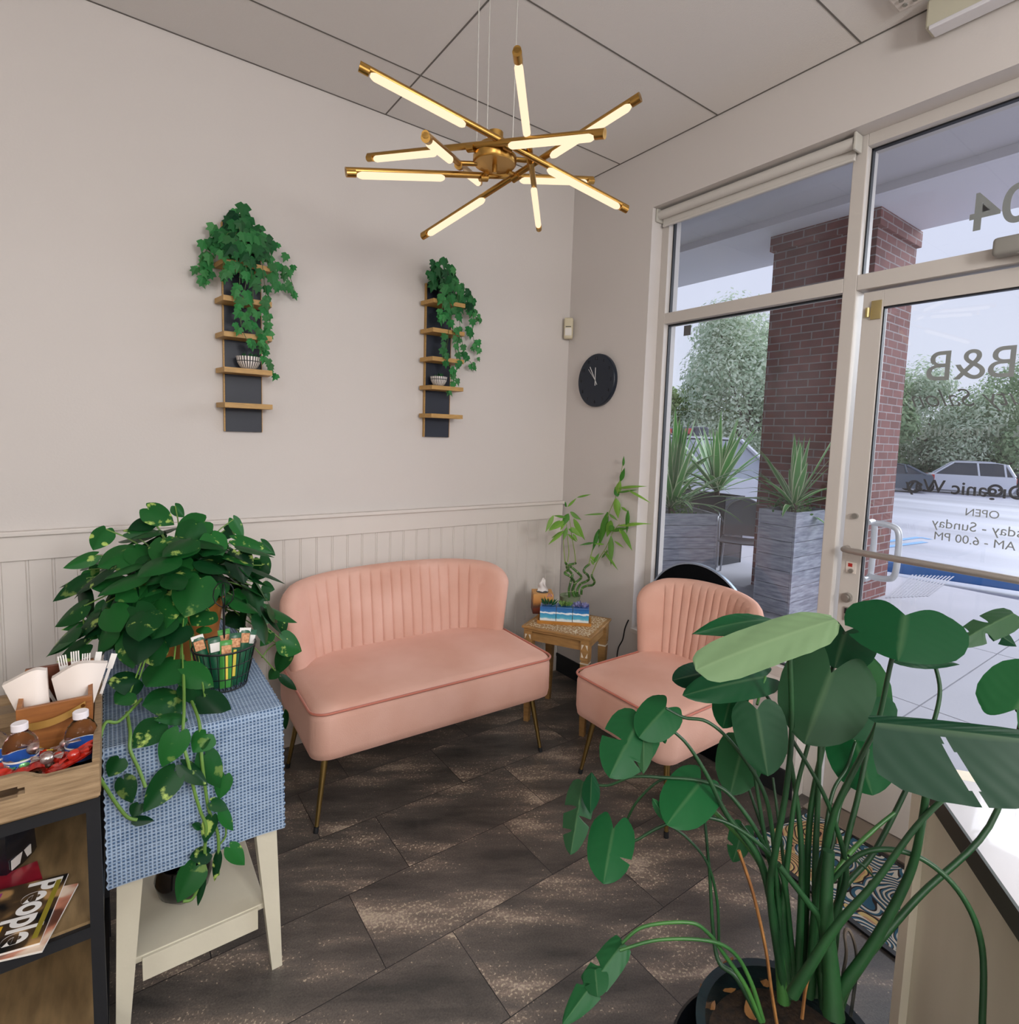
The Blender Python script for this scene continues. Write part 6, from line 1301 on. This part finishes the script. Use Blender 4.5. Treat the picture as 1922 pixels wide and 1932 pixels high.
# ================================================================== CARS
M_tyre = mat('tyre', '#17181B', .8); M_hub = mat('alloy', '#B8BBC0', .35, metal=.6); M_cglass = mat('car_glass', '#27303A', .12, coat=.3); M_tail = mat('tail_lamp', '#B02A22', .3)
def car(label, c_, rz, paint, L=4.5, W=1.8, Hh=1.68, suv=True, extras=None, glass=None):
    t = thing('car', label, 'car', c_, rz); M_ = MW(t)
    def P(x_, y_, z): return M_ @ Vector((x_, y_, z))
    # body side outline, front at +x
    if suv: low = [(-L/2, .45), (-L/2, .95), (-L/2+.08, 1.05), (L/2-1.15, 1.05), (L/2-.25, .88), (L/2, .70), (L/2, .35), (L/2-.15, .24), (-L/2+.1, .26)]; gh = [(-L/2+.10, 1.03), (-L/2+.42, Hh-.06), (-L/2+.8, Hh), (L/2-1.9, Hh-.02), (L/2-1.1, 1.03)]
    else: low = [(-L/2, .45), (-L/2, .85), (-L/2+.1, .98), (L/2-1.25, .92), (L/2-.2, .74), (L/2, .60), (L/2, .32), (L/2-.15, .22), (-L/2+.1, .24)]; gh = [(-L/2+.35, .93), (-L/2+1.15, Hh-.05), (-L/2+1.6, Hh), (L/2-2.1, Hh-.03), (L/2-1.15, .92)]
    def shell(prof, w0, w1, zr):
        b = MB(); cols = []
        for f_ in (-1, -.86, .86, 1):
            cols.append([P(x_*(1 if abs(f_) < .9 else .985), f_*(w0+(w1-w0)*max(0, min(1, (z-zr[0])/(zr[1]-zr[0]))))/2, z-(0 if abs(f_) < .9 else .03)) for x_, z in prof])
        V = [[b.b.verts.new(p) for p in c2] for c2 in cols]; n_ = len(prof)
        for i in range(3):
            for k in range(n_): b.b.faces.new((V[i][k], V[i][(k+1) % n_], V[i+1][(k+1) % n_], V[i+1][k]))
        b.b.faces.new(V[0][::-1]); b.b.faces.new(V[-1]); return b
    shell(low, W, W, (0, 1)).build('body', paint, t, smooth=35)
    shell(gh, W*.98, W*.78, (.95, Hh)).build('glasshouse', glass or M_cglass, t, smooth=35)
    rf = [(x_, z) for x_, z in gh[1:4]]; b = MB()
    b.prism([P(rf[0][0], -W*.40, rf[0][1]), P(rf[1][0], -W*.39, rf[1][1]), P(rf[2][0], -W*.39, rf[2][1]), P(rf[2][0], W*.39, rf[2][1]), P(rf[1][0], W*.39, rf[1][1]), P(rf[0][0], W*.40, rf[0][1])], M_.to_3x3() @ Vector((0, 0, .035))); b.build('roof', paint, t)
    for s_ in (-1, 1):
        b = MB()
        for xa in (gh[1][0]+.12, (gh[1][0]+gh[3][0])/2+.1): b.tube([P(xa-.1, s_*W*.492, 1.0), P(xa, s_*W*.40, Hh-.02)], .045, 6)
        b.tube([P(*(gh[4][0], s_*W*.49, gh[4][1])), P(gh[3][0], s_*W*.40, gh[3][1])], .04, 6).tube([P(gh[0][0], s_*W*.49, gh[0][1]), P(gh[1][0], s_*W*.40, gh[1][1])], .07, 6); b.build('pillar', paint, t)
        MB().box(-L/2-.015, -L/2+.14, s_*W*.40-.13, s_*W*.40+.13, .72, .98, .03, 2, M_).build('tail_lamp', M_tail, t)
        MB().box(L/2-.22, L/2+.01, s_*W*.38-.16, s_*W*.38+.16, .60, .74, .03, 2, M_).build('head_lamp', M_hub, t)
        for xw in (-L/2+.82, L/2-.85):
            c2 = Vector((xw, s_*(W/2-.10), .33)); b = MB().lathe([(.20, -.11), (.31, -.11), (.335, -.08), (.335, .08), (.31, .11), (.20, .11), (.20, -.11)], P(*c2), 28, M_.to_3x3().to_4x4() @ Matrix.Rotation(R(90), 4, 'X')); wo = b.build('wheel', M_tyre, t, smooth=40)
            b = MB().lathe([(0, -.09), (.20, -.10), (.20, .10), (0, .09)], P(*c2), 20, M_.to_3x3().to_4x4() @ Matrix.Rotation(R(90), 4, 'X')); b.build('hub_cap', M_hub, wo, smooth=40)
    if extras == 'spare':
        b = MB().lathe([(0, -.10), (.30, -.10), (.33, -.07), (.33, .07), (.30, .10), (0, .10)], P(-L/2-.10, .05, .88), 28, M_.to_3x3().to_4x4() @ Matrix.Rotation(R(90), 4, 'Y')); b.build('spare_wheel', M_tyre, t, smooth=40)
        b = MB()
        for s_ in (-1, 1): b.tube([P(-L/2+.9, s_*W*.34, Hh+.06), P(L/2-2.0, s_*W*.34, Hh+.05)], .02, 6)
        b.build('roof_rail', M_hub, t)
    if extras == 'bar':
        MB().box(-.25, .05, -.62, .62, Hh+.04, Hh+.20, .03, 2, M_).build('light_bar', mat('light_bar_housing', '#4A5058', .3), t)
        for k in (-1, 0, 1): MB().box(-.27, .07, k*.40-.12, k*.40+.12, Hh+.06, Hh+.17, .02, 2, M_).build('red_lamp', mat('beacon_red', '#D8483C', .3), t)
    return t
M_cw = mat('white_car_paint', '#DDE1E8', .3, coat=.5); M_cg = mat('grey_car_paint', '#4D5A68', .3, coat=.5); M_cs = mat('silver_car_paint', '#A9AFBA', .3, coat=.5)
def spot(px, Zt, x_only=None):
    """ground point seen in the direction of column px, Zt metres away"""
    d = ray(px, 850); d.z = 0; d.normalize(); p = Vector((CAM.x, CAM.y, 0))+d*Zt; return (p.x, p.y, ground_z(p.x))
def facing(px, deg): d = ray(px, 850); return math.atan2(d.y, d.x)+R(deg)
car('white off road car with a spare wheel, seen from the side beyond the door glass', spot(1815, 38), facing(1815, 94), M_cw, 4.5, 1.8, 1.68, True, 'spare')
car('dark grey car parked just left of the white car, partly behind the pillar', spot(1660, 35), facing(1660, 97), M_cg, 4.6, 1.8, 1.42, False)
car('silver car cut off by the right edge of the photo', spot(2010, 40), facing(2010, 95), M_cs, 4.6, 1.8, 1.5, False)
car('white car with red beacons on its roof, behind the yuccas', spot(1300, 11.5), facing(1300, -62), M_cw, 5.0, 2.0, 1.75, True, 'bar', mat('sky_reflection_car_glass', '#A9B2BC', .2))  # reflected sky put into the pale glass colour
# ================================================================== TREES
M_bark = mat('bark', '#5A4E46', .9)
def treemat(name, c1, c2):
    return leafmat(name, c1, c2, .7, .3)
M_t1 = treemat('pale_foliage', '#A2B898', '#E0E8D2'); M_t2 = treemat('yellow_green_foliage', '#77944F', '#B4C98A'); M_t3 = treemat('mid_green_foliage', '#6B8C62', '#AFC498'); M_t4 = treemat('hedge_foliage', '#22392A', '#45623F')
def tree(label, px, dist, w_, z0, z1, m, n_, name='tree', cat='tree', blobs=14, leafs=.17, droop=0, seed=1):
    rnd = random.Random(seed); x_, y_, g_ = spot(px, dist); t = thing(name, label, cat, (x_, y_, g_), 0, 'trees beyond the parking lot' if cat == 'tree' else None)
    base = Vector((x_, y_, g_)); b = MB(); lay = b.b.loops.layers.float_color.new('tint')
    bl_ = []
    for k in range(blobs):
        u_ = rnd.random(); a = rnd.random()*6.28; rr = w_/2*.80*math.sqrt(rnd.random())*math.sin(math.pi*(.15+.72*u_))**.6; bl_.append((Vector((math.cos(a)*rr, math.sin(a)*rr, z0+(z1-z0)*(.12+.78*u_))), w_*rnd.uniform(.13, .22)))
    for k in range(n_):
        c_, r_ = bl_[k % blobs]; d = Vector((rnd.gauss(0, 1), rnd.gauss(0, 1), rnd.gauss(0, 1))).normalized(); p = base+c_+d*r_*(.55+.5*rnd.random()); 
        if droop: p.z -= abs(rnd.gauss(0, droop))
        n1 = (d+Vector((rnd.uniform(-.6, .6), rnd.uniform(-.6, .6), rnd.uniform(-.2, .9)))).normalized(); a1 = n1.orthogonal().normalized(); a2 = n1.cross(a1); s_ = leafs*rnd.uniform(.6, 1.3); th = rnd.random()*6.28
        e1_ = a1*math.cos(th)+a2*math.sin(th); e2_ = n1.cross(e1_)
        f = b.b.faces.new([b.b.verts.new(p+e1_*s_), b.b.verts.new(p+e2_*s_*.45), b.b.verts.new(p-e1_*s_), b.b.verts.new(p-e2_*s_*.45)]); tv = rnd.random()
        for lp in f.loops: lp[lay] = (tv, 0, 0, 1)
    b.build('crown', m, t, recalc=False)
    if cat == 'tree':
        tk = MB(); hh = Vector((0, 0, z0+(z1-z0)*.35)); tk.tube([base, base+hh*.5+Vector((.1, .05, 0)), base+hh], [.22, .17, .12], 8)
        for c_, r_ in bl_[:9]: tk.tube([base+hh*.75, (base+hh*.75).lerp(base+c_, .5)+Vector((0, 0, -.2)), base+c_], [.09, .06, .02], 6)
        tk.build('trunk', M_bark, t, smooth=60)
    return t
tree('tall pale weeping tree seen through the left window, touching the pillar', 1405, 23, 6.2, .6, 7.3, M_t1, 42000, blobs=34, leafs=.085, droop=.35, seed=3)
tree('yellow green rounded tree at the left edge of the window', 1290, 25, 5.2, .4, 4.2, M_t2, 20000, blobs=18, leafs=.10, seed=5)
tree('mid green tree between the weeping tree and the pillar base', 1480, 30, 7, .5, 4.6, M_t3, 9000, seed=6, leafs=.17)
tree('green tree right of the pillar seen through the door glass', 1745, 45, 8.5, .6, 7.6, M_t1, 24000, blobs=22, leafs=.12, seed=8)
tree('round green tree in the middle of the door glass', 1838, 49, 8, .6, 5.8, M_t3, 20000, blobs=20, leafs=.12, seed=9)
tree('leafy tree at the right edge beyond the cars', 1935, 47, 9, .6, 8.2, M_t3, 24000, blobs=22, leafs=.13, seed=10)
tree('green tree hidden mostly by the brick pillar', 1640, 43, 8, .6, 7, M_t3, 9000, seed=12, leafs=.18)
tree('low yellow green bush line tree at the far left', 1215, 28, 6, .3, 3.8, M_t2, 8000, seed=14, leafs=.16)
# hedge along the lot
b = MB(); lay = b.b.loops.layers.float_color.new('tint'); rnd = random.Random(4)
pA = Vector(spot(1180, 31)); pB = Vector(spot(2010, 50))
for k in range(30000):
    f_ = rnd.random(); q_ = pA.lerp(pB, f_); q_.z = ground_z(q_.x)+rnd.random()*1.35; q_ += Vector((rnd.uniform(-.5, .5), rnd.uniform(-.5, .5), 0)); s_ = .16*rnd.uniform(.6, 1.3)
    n1 = Vector((rnd.uniform(-1, 1), rnd.uniform(-1, 1), rnd.uniform(-.5, 1))).normalized(); a1 = n1.orthogonal().normalized(); a2 = n1.cross(a1)
    f = b.b.faces.new([b.b.verts.new(q_+a1*s_), b.b.verts.new(q_+a2*s_*.5), b.b.verts.new(q_-a1*s_), b.b.verts.new(q_-a2*s_*.5)])
    for lp in f.loops: lp[lay] = (rnd.random(), 0, 0, 1)
hg = tag(b.build('hedge', M_t4, recalc=False), 'long dark clipped hedge behind the parked cars', 'hedge')
